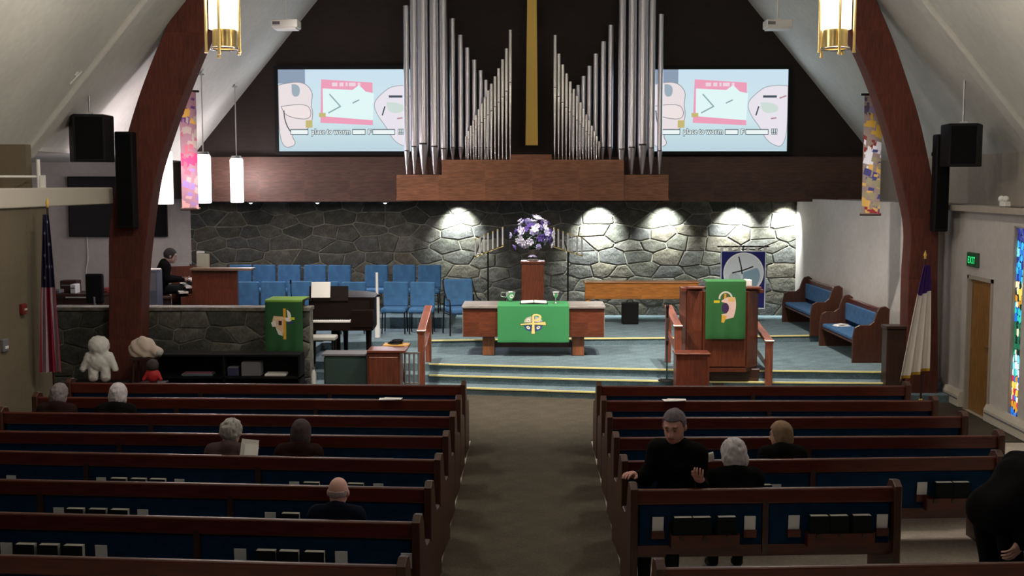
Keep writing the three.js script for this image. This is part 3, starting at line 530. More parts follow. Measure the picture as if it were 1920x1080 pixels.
// hanging fabric banners beside the arches
function narrowBanner(px, y0, y1, w, d, ry, label, draw) {
  const a = P(px, y0, d), b = P(px, y1, d), H = a.y - b.y, t = thing('hanging_banner', label, 'banner', [b.x, b.y, b.z], ry);
  const g = new THREE.BoxGeometry(w, H, 0.012, 6, 24, 1); const p = g.attributes.position;
  for (let i = 0; i < p.count; i++) p.setZ(i, p.getZ(i) + 0.02 * Math.sin(p.getX(i) / w * 5 + p.getY(i) * 1.3));
  g.computeVertexNormals(); g.translate(0, H / 2, 0);
  part(t, 'cloth', [g], new THREE.MeshStandardMaterial({ map: canvas(128, 1024, draw), roughness: 0.85 }), { keepUV: true });
  part(t, 'top_rod', [C(0.018, 0.018, w + 0.1, 0, H + 0.01, 0, 8, { rz: Math.PI / 2 })], m.black);
  part(t, 'bottom_rod', [C(0.022, 0.022, w + 0.05, 0, 0, 0, 8, { rz: Math.PI / 2 })], m.darkwood);
  const top = roofY(b.x) - b.y; part(t, 'cord', [bar(V(0, H, 0), V(0, Math.max(H + 0.05, top + 0.02), 0), 0.006)], m.steel);
}
const patches = (cols, base) => (g, W, H) => {
  g.fillStyle = base; g.fillRect(0, 0, W, H);
  let s = 77; const r = () => ((s = (s * 16807) % 2147483647) / 2147483647);
  for (const [c, f0, f1, n] of cols) { g.fillStyle = c; for (let i = 0; i < n; i++) { const x = r() * W, y = (f0 + r() * (f1 - f0)) * H, w = 14 + r() * 40, h = 20 + r() * 70; g.beginPath(); g.moveTo(x, y); g.lineTo(x + w, y + h * 0.2); g.lineTo(x + w * 0.8, y + h); g.lineTo(x - w * 0.2, y + h * 0.7); g.fill(); } }
};
narrowBanner(357, 172, 392, 0.26, 18.7, 0.35, 'narrow pink and purple hanging banner beside the pendant lamps', patches([['#6a3f86', 0, 0.2, 10], ['#e0b050', 0.12, 0.24, 6], ['#b8a9a2', 0.2, 0.45, 14], ['#d8457e', 0.5, 0.62, 12], ['#c06a7c', 0.3, 0.8, 14], ['#9a7fc0', 0.65, 1, 12], ['#e0a7a2', 0.7, 1, 10]], '#a8808e'));
narrowBanner(1632, 178, 402, 0.27, 18.2, -0.3, 'narrow multicoloured patchwork hanging banner beside the dark gable', patches([['#4a3f5a', 0, 0.1, 8], ['#7a6f90', 0.05, 0.3, 10], ['#c09a3a', 0.14, 0.32, 12], ['#7c2f2f', 0.3, 0.5, 8], ['#d8dae8', 0.35, 0.6, 14], ['#3d3f7c', 0.45, 1, 14], ['#c9a45a', 0.55, 0.95, 14], ['#8f8a70', 0.5, 0.95, 12], ['#8a2430', 0.9, 1, 8]], '#8c7c78'));

// ------------------------------------------------------------------ communion table and what stands on it
// a cloth that lies on a top (back towards -z) and hangs down in front; u across, v up the hanging face
function drape(w, topD, drop, t = 0.008) {
  const prof = []; const n = 10;
  prof.push([-topD, 0]); prof.push([-0.02, 0]);
  for (let i = 1; i <= 4; i++) { const a = i / 4 * Math.PI / 2; prof.push([-0.02 + 0.022 * Math.sin(a), -0.022 + 0.022 * Math.cos(a)]); }
  for (let i = 1; i <= n; i++) prof.push([0.003 + 0.012 * (i / n), -0.022 - (drop - 0.022) * i / n]);
  const nx = 14, pos = [], uv = [], idx = [];
  for (let side = 0; side < 2; side++) for (let j = 0; j < prof.length; j++) for (let i = 0; i <= nx; i++) {
    const u = i / nx, hang = Math.max(0, -prof[j][1] / drop), wav = 0.008 * hang * Math.sin(u * 17), o = side ? -t : 0, top = j < 2;
    pos.push((u - 0.5) * w, prof[j][1] + (top ? o + t : t * (1 - hang) + (side && !top ? -t * (1 - hang) : 0)), prof[j][0] + wav + (top ? 0 : o));
    uv.push(u, 1 + prof[j][1] / drop);
  }
  const row = nx + 1, half = prof.length * row;
  for (let j = 0; j < prof.length - 1; j++) for (let i = 0; i < nx; i++) { const a = j * row + i, b = a + 1, c = a + row, d = c + 1; idx.push(a, c, b, b, c, d, a + half, b + half, c + half, b + half, d + half, c + half); }
  const e = (prof.length - 1) * row; for (let i = 0; i < nx; i++) { const a = e + i, b = a + 1; idx.push(a, a + half, b, b, a + half, b + half); }
  for (let j = 0; j < prof.length - 1; j++) for (const i of [0, nx]) { const a = j * row + i, c = a + row; idx.push(...(i ? [a, c, a + half, c, c + half, a + half] : [a, a + half, c, c, a + half, c + half])); }
  const g = new THREE.BufferGeometry(); g.setAttribute('position', new THREE.BufferAttribute(new Float32Array(pos), 3)); g.setAttribute('uv', new THREE.BufferAttribute(new Float32Array(uv), 2)); g.setIndex(idx); g.computeVertexNormals();
  return g;
}
const weave = (g, W, H, col) => { g.fillStyle = col; g.fillRect(0, 0, W, H); g.globalAlpha = 0.05; for (let i = 0; i < 900; i++) { g.fillStyle = i % 2 ? '#000' : '#fff'; g.fillRect((i * 73) % W, (i * 151) % H, 6, 2); } g.globalAlpha = 1; };
const clothMat = (w, h, draw) => { const map = canvas(w, h, draw); map.wrapS = map.wrapT = THREE.ClampToEdgeWrapping; return new THREE.MeshStandardMaterial({ map, roughness: 0.85 }); };
const TF = 18.95;                                        // front plane of the table apron
const tTop = P(1000, 573, TF).y;
{
  const xl = P(867, 600, TF).x, xr = P(1134, 600, TF).x, w = xr - xl, y0 = 0.36, H = tTop - y0, apron = tTop - P(1000, 632, TF).y;
  const t = thing('communion_table', 'red-brown wooden communion table with pale top and two block legs', 'table', [(xl + xr) / 2, y0, -TF]);
  part(t, 'table_top', [RB(w + 0.02, 0.05, 0.78, 0, H - 0.025, -0.36, { r: 0.012 })], M(lin(0.42, 0.4, 0.4), 0.35, { map: woodMap }), { label: 'pale table top' });
  for (const s of [-1, 1]) part(t, 'apron_panel', [RB(w * 0.27, apron - 0.05, 0.03, s * w * 0.36, H - 0.05 - (apron - 0.05) / 2, -0.02, { r: 0.006 })], m.chancel);
  part(t, 'centre_panel', [B(w * 0.46, apron - 0.07, 0.03, 0, H - 0.05 - (apron - 0.07) / 2, -0.04)], m.chancel);
  part(t, 'rear_apron', [B(w - 0.04, apron - 0.05, 0.03, 0, H - 0.05 - (apron - 0.05) / 2, -0.68)], m.chancel);
  for (const s of [-1, 1]) part(t, 'side_panel', [B(0.028, apron - 0.05, 0.66, s * (w / 2 - 0.016), H - 0.05 - (apron - 0.05) / 2, -0.35)], M(lin(0.55, 0.5, 0.42), 0.5, { map: woodMap }), { label: 'pale end panel' });
  for (const px of [915.5, 1084.5]) part(t, 'leg', [RB(0.2, H - apron + 0.06, 0.5, P(px, 650, TF).x - (xl + xr) / 2, (H - apron + 0.06) / 2, -0.34, { r: 0.012 })], wood(0.33, 0.12, 0.045), { grain: 1, label: 'honey brown block leg' });
  part(t, 'stretcher', [B(1.3, 0.1, 0.06, 0, 0.16, -0.36)], m.redwood);
}
{
  const x0 = P(933, 600, TF).x, x1 = P(1067, 600, TF).x, w = x1 - x0, drop = tTop - P(1000, 641, TF + 0.02).y;
  const t = thing('table_parament', 'bright green altar cloth with a Chi Rho emblem hanging over the table front', 'altar cloth', [(x0 + x1) / 2, tTop - drop, -TF + 0.02]);
  part(t, 'cloth', drape(w, 0.7, drop).translate(0, drop, 0.012), clothMat(512, 340, (g, W, H) => {
    weave(g, W, H, '#3a8e55');
    g.save(); g.translate(W * 0.5, H * 0.5);
    const q = [['#c9c2b2', -1, -1], ['#b7b9c8', 1, -1], ['#27467c', -1, 1], ['#3a4d86', 1, 1]];
    for (const [c, sx, sy] of q) { g.fillStyle = c; g.beginPath(); g.moveTo(sx * 12, sy * 12); g.lineTo(sx * 66, sy * 14); g.quadraticCurveTo(sx * 64, sy * 62, sx * 12, sy * 70); g.fill(); g.fillStyle = '#f0ead8'; g.beginPath(); g.ellipse(sx * 36, sy * 34, 12, 17, sx * sy * 0.5, 0, 7); g.fill(); g.fillStyle = '#332c2c'; g.fillRect(sx * 36 - 5, sy * 30 - 3, 10, 6); }
    g.fillStyle = '#f2df8c'; g.strokeStyle = '#53452a'; g.lineWidth = 4;
    g.beginPath(); g.moveTo(-10, -12); g.lineTo(-94, -2); g.lineTo(-94, 14); g.lineTo(-10, 8); g.lineTo(-16, 92); g.lineTo(14, 92); g.lineTo(10, 8); g.lineTo(94, 14); g.lineTo(88, -22); g.lineTo(10, -12); g.lineTo(10, -84); g.lineTo(-10, -84); g.closePath(); g.fill(); g.stroke();
    g.lineWidth = 16; g.strokeStyle = '#f2df8c'; g.beginPath(); g.moveTo(0, -80); g.bezierCurveTo(64, -98, 68, -30, 6, -32); g.stroke();
    g.restore();
  }), { keep: true });
}
{ // pitcher and basin, open book, goblet on the table
  const yT = tTop + 0.008;
  let c = GH(957, 565, yT); let t = thing('table_bowl', 'silver-rimmed pitcher bowl with handle on the communion table', 'bowl', [c.x, yT, c.z]);
  part(t, 'bowl', [lathe([[0.001, 0], [0.055, 0], [0.03, 0.03], [0.075, 0.08], [0.09, 0.16], [0.095, 0.165], [0.08, 0.155], [0.06, 0.08], [0.001, 0.05]], 24)], m.chrome);
  part(t, 'handle', [tube([V(-0.085, 0.15, 0), V(-0.15, 0.15, 0), V(-0.155, 0.09, 0), V(-0.07, 0.07, 0)], 0.01, 16, 6)], m.chrome);
  part(t, 'motif', [new THREE.TorusGeometry(0.026, 0.008, 6, 14).translate(0.02, 0.09, 0.078)], m.white);
  c = GH(1001, 569, yT); t = thing('open_book', 'white open book lying on the middle of the communion table', 'book', [c.x, yT, c.z]);
  part(t, 'cover', [RB(0.46, 0.014, 0.28, 0, 0.007, 0, { r: 0.004 })], m.cover);
  for (const s of [-1, 1]) part(t, 'pages', [RB(0.21, 0.03, 0.26, s * 0.11, 0.028, 0, { r: 0.012, rz: -s * 0.06, seg: 2 })], m.paper);
  c = GH(1042, 569, yT); t = thing('goblet', 'small clear-stemmed goblet on the communion table', 'goblet', [c.x, yT, c.z]);
  part(t, 'cup', [lathe([[0.001, 0], [0.04, 0], [0.042, 0.008], [0.008, 0.02], [0.007, 0.09], [0.035, 0.12], [0.05, 0.17], [0.05, 0.19], [0.045, 0.19], [0.03, 0.13], [0.001, 0.1]], 20)], m.chrome);
  part(t, 'rim', [new THREE.TorusGeometry(0.05, 0.006, 6, 20).rotateX(Math.PI / 2).translate(0, 0.19, 0)], m.white);
}

// ------------------------------------------------------------------ flowers, candelabra, bench, banner
{
  const d = 21.6, a = P(976, 490, d), b = P(1022, 490, d), w = b.x - a.x, y0 = 0.48, H = a.y - y0, cx = (a.x + b.x) / 2;
  const t = thing('flower_pedestal', 'square red-brown wooden pedestal behind the communion table', 'pedestal', [cx, y0, -d]);
  part(t, 'shaft', [RB(w * 0.92, H - 0.08, w * 0.92, 0, (H - 0.08) / 2 + 0.04, -w / 2, { r: 0.008 })], m.chancel, { grain: 1 });
  part(t, 'cap', [RB(w, 0.05, w, 0, H - 0.025, -w / 2)], m.chancel); part(t, 'foot', [RB(w, 0.06, w, 0, 0.03, -w / 2)], m.chancel);
  const f = thing('flower_arrangement', 'purple and lilac flower arrangement on the wooden pedestal', 'flowers', [cx, a.y, -d - w / 2]);
  part(f, 'vase', [lathe([[0.001, 0], [0.11, 0], [0.12, 0.015], [0.04, 0.04], [0.05, 0.1], [0.11, 0.2], [0.1, 0.21], [0.001, 0.12]], 20)], M(lin(0.1, 0.09, 0.08), 0.4), { label: 'dark footed vase' });
  const petal = () => { const g = []; for (let i = 0; i < 6; i++) g.push(new THREE.SphereGeometry(0.035, 5, 4).scale(0.75, 0.3, 1.25).translate(0, 0, 0.035).rotateX(-0.5).rotateY(i * 1.047)); g.push(new THREE.SphereGeometry(0.018, 5, 4).translate(0, 0.012, 0)); return merge(g); };
  const pg = petal(), lilac = M(lin(0.62, 0.58, 0.88), 0.8), pale = M(lin(0.8, 0.78, 0.92), 0.8), violet = M(lin(0.13, 0.08, 0.36), 0.8), stems = [], leaves = [];
  const c0 = V(0, P(998, 441, d).y - a.y, 0);
  for (let i = 0; i < 74; i++) {
    const v = V(rr(-1, 1), rr(-0.62, 1), rr(-0.8, 1)).normalize(), R = rr(0.22, 0.4), pt = V(c0.x + v.x * R * 1.0, c0.y + v.y * R * 0.92 - 0.03, v.z * R * 0.75);
    const fl = new THREE.Mesh(pg, i % 10 < 4 ? pale : i % 10 < 7 ? lilac : violet); fl.name = 'blossom'; fl.castShadow = fl.receiveShadow = true; fl.position.copy(pt); fl.quaternion.setFromUnitVectors(V(0, 1, 0), v); fl.scale.setScalar(rr(0.75, 1.35)); f.add(fl);
    stems.push(bar(V(v.x * 0.03, 0.16, v.z * 0.03), pt.clone().addScaledVector(v, -0.02), 0.004, 4));
  }
  for (let i = 0; i < 40; i++) { const v = V(rr(-1, 1), rr(-0.7, 0.5), rr(-0.8, 1)).normalize(), R = rr(0.15, 0.33); leaves.push(new THREE.SphereGeometry(0.06, 5, 3).scale(0.45, 0.08, 1.3).rotateX(rr(-1, 1)).rotateY(rr(0, 6)).translate(v.x * R, c0.y - 0.06 + v.y * R, v.z * R * 0.75)); }
  part(f, 'stems', stems, m.leaf, { kind: 'stuff' }); part(f, 'leaves', leaves, m.leaf, { kind: 'stuff' });
}
for (const [list, label] of [[[[891.5, 448], [900, 445], [907.7, 441], [915, 438], [924, 435], [933, 431], [942.5, 427]], 'stepped seven-candle stand on the choir side of the purple flowers'], [[[1039, 428], [1047, 431], [1055.7, 435], [1065, 438], [1072.5, 440.5], [1082, 443], [1091, 446]], 'stepped seven-candle stand on the bench side of the purple flowers']]) {
  const d = 22.2, mid = P(list[3][0], 500, d), t = thing('candelabrum', label, 'candelabrum', [mid.x, 0.48, -d]);
  const p = list.map(([x, y]) => { const q = P(x, y, d); return V(q.x - mid.x, q.y - 0.48, 0); });
  const bot = p.map((q) => q.y - 0.34);
  part(t, 'arm', [bar(V(p[0].x - 0.02, bot[0] - 0.015, 0), V(p[6].x + 0.02, bot[6] - 0.015, 0), 0.012)], m.brass);
  for (let i = 0; i < 7; i++) { const c = part(t, 'candle', [C(0.016, 0.017, 0.34, p[i].x, bot[i] + 0.17, 0, 10)], m.paper, { label: 'white candle' }); part(c, 'cup', [C(0.028, 0.015, 0.03, p[i].x, bot[i], 0, 10)], m.brass); part(c, 'follower', [C(0.019, 0.021, 0.03, p[i].x, bot[i] + 0.34, 0, 10)], m.brass); }
  part(t, 'stand', [C(0.016, 0.016, bot[3], 0, bot[3] / 2, 0, 8)], m.black); part(t, 'base', [lathe([[0.001, 0], [0.15, 0], [0.15, 0.02], [0.04, 0.05], [0.001, 0.06]], 20)], m.black);
}
{
  const d = 22.3, a = P(1097, 530, d), b = P(1310, 530, d), lo = P(1200, 561, d).y, w = b.x - a.x, y0 = 0.48, H = a.y - y0, ap = a.y - lo;
  const t = thing('wooden_credenza', 'long orange-brown wooden console table against the rubble stone wall', 'console table', [(a.x + b.x) / 2, y0, -d]);
  part(t, 'apron', [RB(w, ap, 0.04, 0, H - ap / 2, -0.02, { r: 0.008 })], m.honey);
  part(t, 'top', [RB(w + 0.02, 0.035, 0.5, 0, H - 0.01, -0.25, { r: 0.008 })], m.honey);
  for (const s of [-1, 1]) for (const z of [-0.06, -0.46]) part(t, 'leg', [RB(0.07, H - 0.03, 0.07, s * (w / 2 - 0.07), (H - 0.03) / 2, z, { r: 0.008 })], m.honey, { grain: 1 });
  const p = P(1183, 560, d), k = thing('black_case', 'small black case under the orange-brown console table', 'case', [p.x, y0, -d - 0.2]);
  part(k, 'shell', [RB(0.32, 0.42, 0.22, 0, 0.21, 0, { r: 0.02 })], m.black); part(k, 'handle', [tube([V(-0.06, 0.42, 0), V(-0.05, 0.46, 0), V(0.05, 0.46, 0), V(0.06, 0.42, 0)], 0.008, 12, 5)], m.black);
}
{
  const d = 22.7, a = P(1351, 470, d), b = P(1437, 470, d), w = b.x - a.x, top = a.y, y0 = 0.48, H = top - y0, drop = 1.15;
  const t = thing('banner_stand', 'dark blue banner with a large white disc hung on a stand behind the pulpit', 'banner', [(a.x + b.x) / 2, y0, -d]);
  const img = canvas(300, 380, (g, W, Hh) => {
    g.fillStyle = '#1c1f6e'; g.fillRect(0, 0, W, Hh); g.strokeStyle = '#dfe6ea'; g.lineWidth = 7; g.strokeRect(5, 3, W - 10, Hh - 8);
    g.fillStyle = '#dfe9f2'; g.beginPath(); g.ellipse(W * 0.51, Hh * 0.38, W * 0.43, Hh * 0.34, 0, 0, 7); g.fill(); g.strokeStyle = '#f6fafc'; g.lineWidth = 8; g.stroke();
    g.fillStyle = '#8fb0c2'; g.beginPath(); g.moveTo(W * 0.5, Hh * 0.37); g.lineTo(W * 0.8, Hh * 0.29); g.quadraticCurveTo(W * 0.94, Hh * 0.42, W * 0.8, Hh * 0.6); g.quadraticCurveTo(W * 0.6, Hh * 0.72, W * 0.5, Hh * 0.6); g.fill();
    g.fillStyle = '#c2d3dd'; g.beginPath(); g.ellipse(W * 0.32, Hh * 0.46, W * 0.13, Hh * 0.08, 0.3, 0, 7); g.fill();
    g.strokeStyle = '#20262c'; g.lineWidth = 8; g.beginPath(); g.moveTo(W * 0.4, Hh * 0.1); g.lineTo(W * 0.47, Hh * 0.32); g.moveTo(W * 0.26, Hh * 0.38); g.lineTo(W * 0.48, Hh * 0.34); g.lineTo(W * 0.72, Hh * 0.27); g.moveTo(W * 0.46, Hh * 0.3); g.lineTo(W * 0.48, Hh * 0.4); g.stroke();
  });
  part(t, 'cloth', [new THREE.BoxGeometry(w, drop, 0.01).translate(0, H - drop / 2, 0)], new THREE.MeshStandardMaterial({ map: img, roughness: 0.85 }), { keepUV: true });
  for (let i = 0; i < 6; i++) part(t, 'hanging_loop', [B(0.055, 0.09, 0.02, (i - 2.5) * w * 0.19, H + 0.04, 0)], m.flagWhite);
  part(t, 'rod', [C(0.012, 0.012, w + 0.12, 0, H + 0.08, 0, 8, { rz: Math.PI / 2 })], m.black);
  part(t, 'pole', [C(0.013, 0.013, H + 0.1, 0, (H + 0.1) / 2, -0.03, 8)], m.black);
  part(t, 'base', [B(0.5, 0.03, 0.3, 0, 0.015, -0.03)], m.black);
}

// ------------------------------------------------------------------ pulpit, handrails, microphone stand
{
  const d = 17.15, y0 = 0.12, c = P(1359, 600, d), t = thing('pulpit', 'dark red-brown panelled wooden pulpit draped with a green cloth', 'pulpit', [c.x, y0, -d]);
  const X = (px) => P(px, 600, d).x - c.x, Y = (py) => P(1359, py, d).y - y0, H = Y(546);
  const plan = [[X(1285), -0.55], [X(1292), -0.2], [X(1318), 0], [X(1400), 0], [X(1424), -0.2], [X(1431), -0.55]];
  const body = (k, a, b) => level(plan.map(([x, z]) => [x * k, -(z - 0.0)]), a, b);
  const lo = Y(690);
  for (let i = 0; i < plan.length - 1; i++) {   // five upright panels
    const [x0, z0] = plan[i], [x1, z1] = plan[i + 1], L = Math.hypot(x1 - x0, z1 - z0);
    part(t, 'panel', [RB(L - 0.01, H - lo, 0.04, 0, (H + lo) / 2, 0, { r: 0.006 }).rotateY(-Math.atan2(z1 - z0, x1 - x0)).translate((x0 + x1) / 2, 0, (z0 + z1) / 2 - 0.02)], m.chancel, { grain: 1 });
  }
  part(t, 'floor_block', [body(0.97, lo - 0.06, lo + 0.02)], m.chancel);
  part(t, 'plinth', [ext([[X(1345), 0], [X(1425), 0], [X(1428), lo - 0.04], [X(1330), lo - 0.04]], 0.5, 0.01).translate(0, 0, -0.62)], m.darkwood);
  part(t, 'desk_top', [RB(X(1428) - X(1290), 0.04, 0.46, (X(1428) + X(1290)) / 2, H + 0.03, -0.26, { r: 0.01, rx: -0.06 })], m.redwood);
  part(t, 'cap_rail', [B(X(1320) - X(1281), 0.05, 0.3, (X(1320) + X(1281)) / 2, H + 0.0, -0.34), B(X(1436) - X(1400), 0.05, 0.3, (X(1436) + X(1400)) / 2, H - 0.02, -0.34)], m.redwood);
  const w = X(1397) - X(1322), cy = Y(527), drop = cy - Y(635);
  const k = thing('pulpit_parament', 'green cloth with a ring and crescent emblem hanging over the pulpit front', 'altar cloth', [c.x + (X(1397) + X(1322)) / 2, y0 + cy - drop, -d + 0.03]);
  part(k, 'cloth', drape(w, 0.3, drop).translate(0, drop, 0), clothMat(300, 440, (g, W, H2) => {
    weave(g, W, H2, '#286633');
    g.save(); g.translate(W * 0.49, H2 * 0.44);
    g.lineWidth = 13; g.strokeStyle = '#d9d2c6'; g.beginPath(); g.arc(2, -62, 46, Math.PI * 0.95, Math.PI * 2.05); g.stroke();
    g.fillStyle = '#6d4d2a'; g.fillRect(-20, -90, 42, 62); g.fillStyle = '#c9a03a'; g.fillRect(-10, -96, 16, 70);
    g.fillStyle = '#d8c22a'; g.fillRect(-86, -46, 44, 20);
    g.fillStyle = '#e7c6bd'; g.beginPath(); g.moveTo(16, -70); g.lineTo(72, -70); g.quadraticCurveTo(92, 0, 62, 84); g.lineTo(4, 98); g.lineTo(-30, 60); g.lineTo(10, 52); g.quadraticCurveTo(40, 10, 8, -26); g.lineTo(-30, -34); g.lineTo(-28, -46); g.closePath(); g.fill();
    g.fillStyle = '#e6b978'; g.fillRect(20, -70, 50, 34); g.fillStyle = '#3f2152'; g.beginPath(); g.ellipse(0, 12, 28, 38, 0, 0, 7); g.fill();
    g.fillStyle = '#d9aa3c'; g.beginPath(); g.moveTo(-26, 62); g.lineTo(12, 74); g.lineTo(-8, 124); g.lineTo(-28, 120); g.fill();
    g.restore();
  }), { keep: true });
  const p = P(1405, 540, d), s = thing('sermon_papers', 'small white stack of papers on the pulpit desk', 'papers', [p.x + 0.03, y0 + H + 0.06, -d - 0.3]);
  part(s, 'sheets', [RB(0.09, 0.09, 0.2, 0, 0.045, 0, { r: 0.004 })], m.paper);
}
{
  const d = 16.75, a = P(1268, 662, d), b = P(1331, 662, d), H = a.y, w = b.x - a.x, t = thing('wooden_box_stand', 'low red-brown wooden stand at the foot of the pulpit', 'stand', [(a.x + b.x) / 2, 0.012, -d]);
  part(t, 'body', [RB(w, H - 0.04, 0.32, 0, (H - 0.04) / 2, -0.16, { r: 0.008 })], m.redwood, { grain: 1 }); part(t, 'lid', [RB(w + 0.03, 0.03, 0.35, 0, H - 0.03, -0.16, { r: 0.008 })], m.redwood); part(t, 'side_trim', [B(0.03, H - 0.1, 0.02, w / 2 - 0.02, H / 2 - 0.02, 0.005)], m.chancel);
}
function handrail(px, fy, by, label, mat) {
  const x = P(px, 660, 17.3).x, f = P(px, fy, 17.15), bk = P(px, by, 18.35), t = thing('handrail', label, 'handrail', [x, 0, -17.15]);
  const dz = -1.2, ft = f.y, bt = Math.max(bk.y, ft + 0.1);
  part(t, 'post', [RB(0.1, ft - 0.115, 0.1, 0, (ft + 0.115) / 2, 0, { r: 0.008 })], mat, { grain: 1 });
  part(t, 'post', [RB(0.09, bt - 0.36, 0.09, 0, (bt + 0.36) / 2, dz, { r: 0.008 })], mat, { grain: 1 });
  const L = Math.hypot(dz, bt - ft), a = Math.atan2(bt - ft, -dz);
  part(t, 'top_rail', [RB(0.12, 0.06, L + 0.1, 0, 0, 0, { r: 0.012 }).rotateX(a).translate(0, (ft + bt) / 2, dz / 2)], mat);
  part(t, 'lower_rail', [RB(0.05, 0.05, L, 0, 0, 0, { r: 0.008 }).rotateX(a).translate(0, (ft + bt) / 2 - 0.4, dz / 2)], mat);
  part(t, 'cap', [RB(0.13, 0.02, 0.13, 0, ft + 0.012, 0, { r: 0.006 })], m.paper, { label: 'pale post cap' });
}
handrail(792, 621, 577, 'red-brown wooden handrail at the lectern side of the steps', m.rail);
handrail(1268, 612, 576, 'red-brown wooden handrail between the table and the pulpit', m.rail);
handrail(1438, 640, 604, 'red-brown wooden handrail behind the pulpit beside the side pews', m.rail);
{
  const b = GH(1250, 714, 0.24), d = -b.z, top = P(1250, 571, d).y - 0.24, t = thing('microphone_stand', 'thin dark straight microphone stand on the steps', 'microphone stand', [b.x, 0.24, b.z]);
  part(t, 'pole', [C(0.012, 0.012, top - 0.18, 0, (top - 0.18) / 2, 0, 8)], M(lin(0.02, 0.05, 0.06), 0.4)); part(t, 'base', [lathe([[0.001, 0], [0.13, 0], [0.13, 0.012], [0.03, 0.03], [0.001, 0.03]], 20)], m.black);
  part(t, 'microphone', [lathe([[0.001, top - 0.2], [0.013, top - 0.2], [0.02, top - 0.06], [0.026, top - 0.04], [0.024, top - 0.005], [0.001, top]], 12)], m.black); part(t, 'clutch', [C(0.02, 0.02, 0.06, 0, top * 0.5, 0, 8)], m.black);
}
{ // newel box at the outer end of the steps
  const d = 17.05, a = P(1664, 612, d), b = P(1702, 612, d), w = b.x - a.x, H = a.y, t = thing('end_panel', 'tall tapered dark wooden end panel closing the steps beside the white flag', 'wooden panel', [(a.x + b.x) / 2, 0.012, -d]);
  part(t, 'panel', [ext([[-w / 2, 0], [w * 0.28, 0], [w / 2, H - 0.06], [-w / 2, H - 0.06]], 0.22, 0.006).translate(0, 0, -0.22)], m.darkwood, { grain: 1 }); part(t, 'cap', [RB(w + 0.05, 0.05, 0.28, 0, H - 0.03, -0.11)], m.darkwood);
}

// ------------------------------------------------------------------ flags
function flag(px, topPx, botPx, d, label, w0, w1, skew, draw, extra) {
  const a = P(px, topPx, d), b = P(px, botPx, d), H = a.y - b.y, t = thing('flag', label, 'flag', [a.x, 0.012, -d]);
  const top = a.y - 0.012, nu = 40, nv = 30, pos = [], uv = [], idx = [];
  for (let side = 0; side < 2; side++) for (let j = 0; j <= nv; j++) for (let i = 0; i <= nu; i++) {
    const u = i / nu, v = j / nv, w = w0 + (w1 - w0) * Math.pow(v, 0.8), f = Math.sin(u * 19 + v * 1.2) * (0.02 + 0.035 * v), ff = Math.cos(u * 19 + v) * 0.012;
    const low = (u - 0.5) * (extra?.hem ?? 0) * v;
    pos.push((u - 0.5) * w + skew * v + ff, top - v * H + low, f + (side ? -0.004 : 0) + 0.03); uv.push(u, 1 - v);
  }
  const row = nu + 1, half = row * (nv + 1);
  for (let j = 0; j < nv; j++) for (let i = 0; i < nu; i++) { const p = j * row + i; idx.push(p, p + row, p + 1, p + 1, p + row, p + row + 1, p + half, p + 1 + half, p + row + half, p + 1 + half, p + row + 1 + half, p + row + half); }
  const g = new THREE.BufferGeometry(); g.setAttribute('position', new THREE.BufferAttribute(new Float32Array(pos), 3)); g.setAttribute('uv', new THREE.BufferAttribute(new Float32Array(uv), 2)); g.setIndex(idx); g.computeVertexNormals();
  const cl = part(t, 'cloth', g, new THREE.MeshStandardMaterial({ map: canvas(256, 512, draw), roughness: 0.85 }), { keep: true });
  part(t, 'staff', [C(0.014, 0.014, top + 0.08, 0, (top + 0.08) / 2, -0.04, 8)], m.darkwood); part(t, 'finial', [lathe([[0.001, 0], [0.02, 0.01], [0.012, 0.03], [0.024, 0.06], [0.001, 0.13]], 10).translate(0, top + 0.08, -0.04)], m.gold);
  part(t, 'base', [lathe([[0.001, 0], [0.16, 0], [0.16, 0.03], [0.05, 0.06], [0.02, 0.12], [0.001, 0.12]], 20).translate(0, 0, -0.04)], m.gold);
  return { t, cl, top, H };
}
flag(87, 402, 697, 14.1, 'draped red, white and navy striped flag with stars on a floor staff', 0.05, 0.26, -0.0, (g, W, H) => {
  for (let i = 0; i < 9; i++) { g.fillStyle = i % 2 ? '#b9a6b4' : '#8f1f3a'; g.beginPath(); g.moveTo(i * W / 9, 0); g.lineTo((i + 1) * W / 9, 0); g.lineTo((i + 2.4) * W / 9 - 40, H); g.lineTo((i + 1.4) * W / 9 - 40, H); g.fill(); }
  g.fillStyle = '#1b1638'; g.fillRect(0, 0, W, H * 0.46); g.fillStyle = '#b8b4c8'; for (let y = 0; y < 6; y++) for (let x = 0; x < 5; x++) { g.save(); g.translate(30 + x * 48 + (y % 2) * 22, 24 + y * 36); g.beginPath(); for (let k = 0; k < 10; k++) { const a = k * Math.PI / 5, r = k % 2 ? 3 : 8; g.lineTo(Math.sin(a) * r, -Math.cos(a) * r); } g.fill(); g.restore(); }
});
{
  const r = flag(1736, 497, 704, 16.45, 'white flag with purple canton and gold fringe on a floor staff beside the arch', 0.08, 0.42, -0.14, (g, W, H) => { g.fillStyle = '#e6e0da'; g.fillRect(0, 0, W, H); g.fillStyle = '#43206e'; g.beginPath(); g.moveTo(0, 0); g.lineTo(W, 0); g.lineTo(W, H * 0.24); g.lineTo(W * 0.3, H * 0.27); g.lineTo(0, H * 0.24); g.fill(); g.fillStyle = '#b98f22'; g.fillRect(0, H * 0.975, W, H); }, { hem: 0.16 });
}

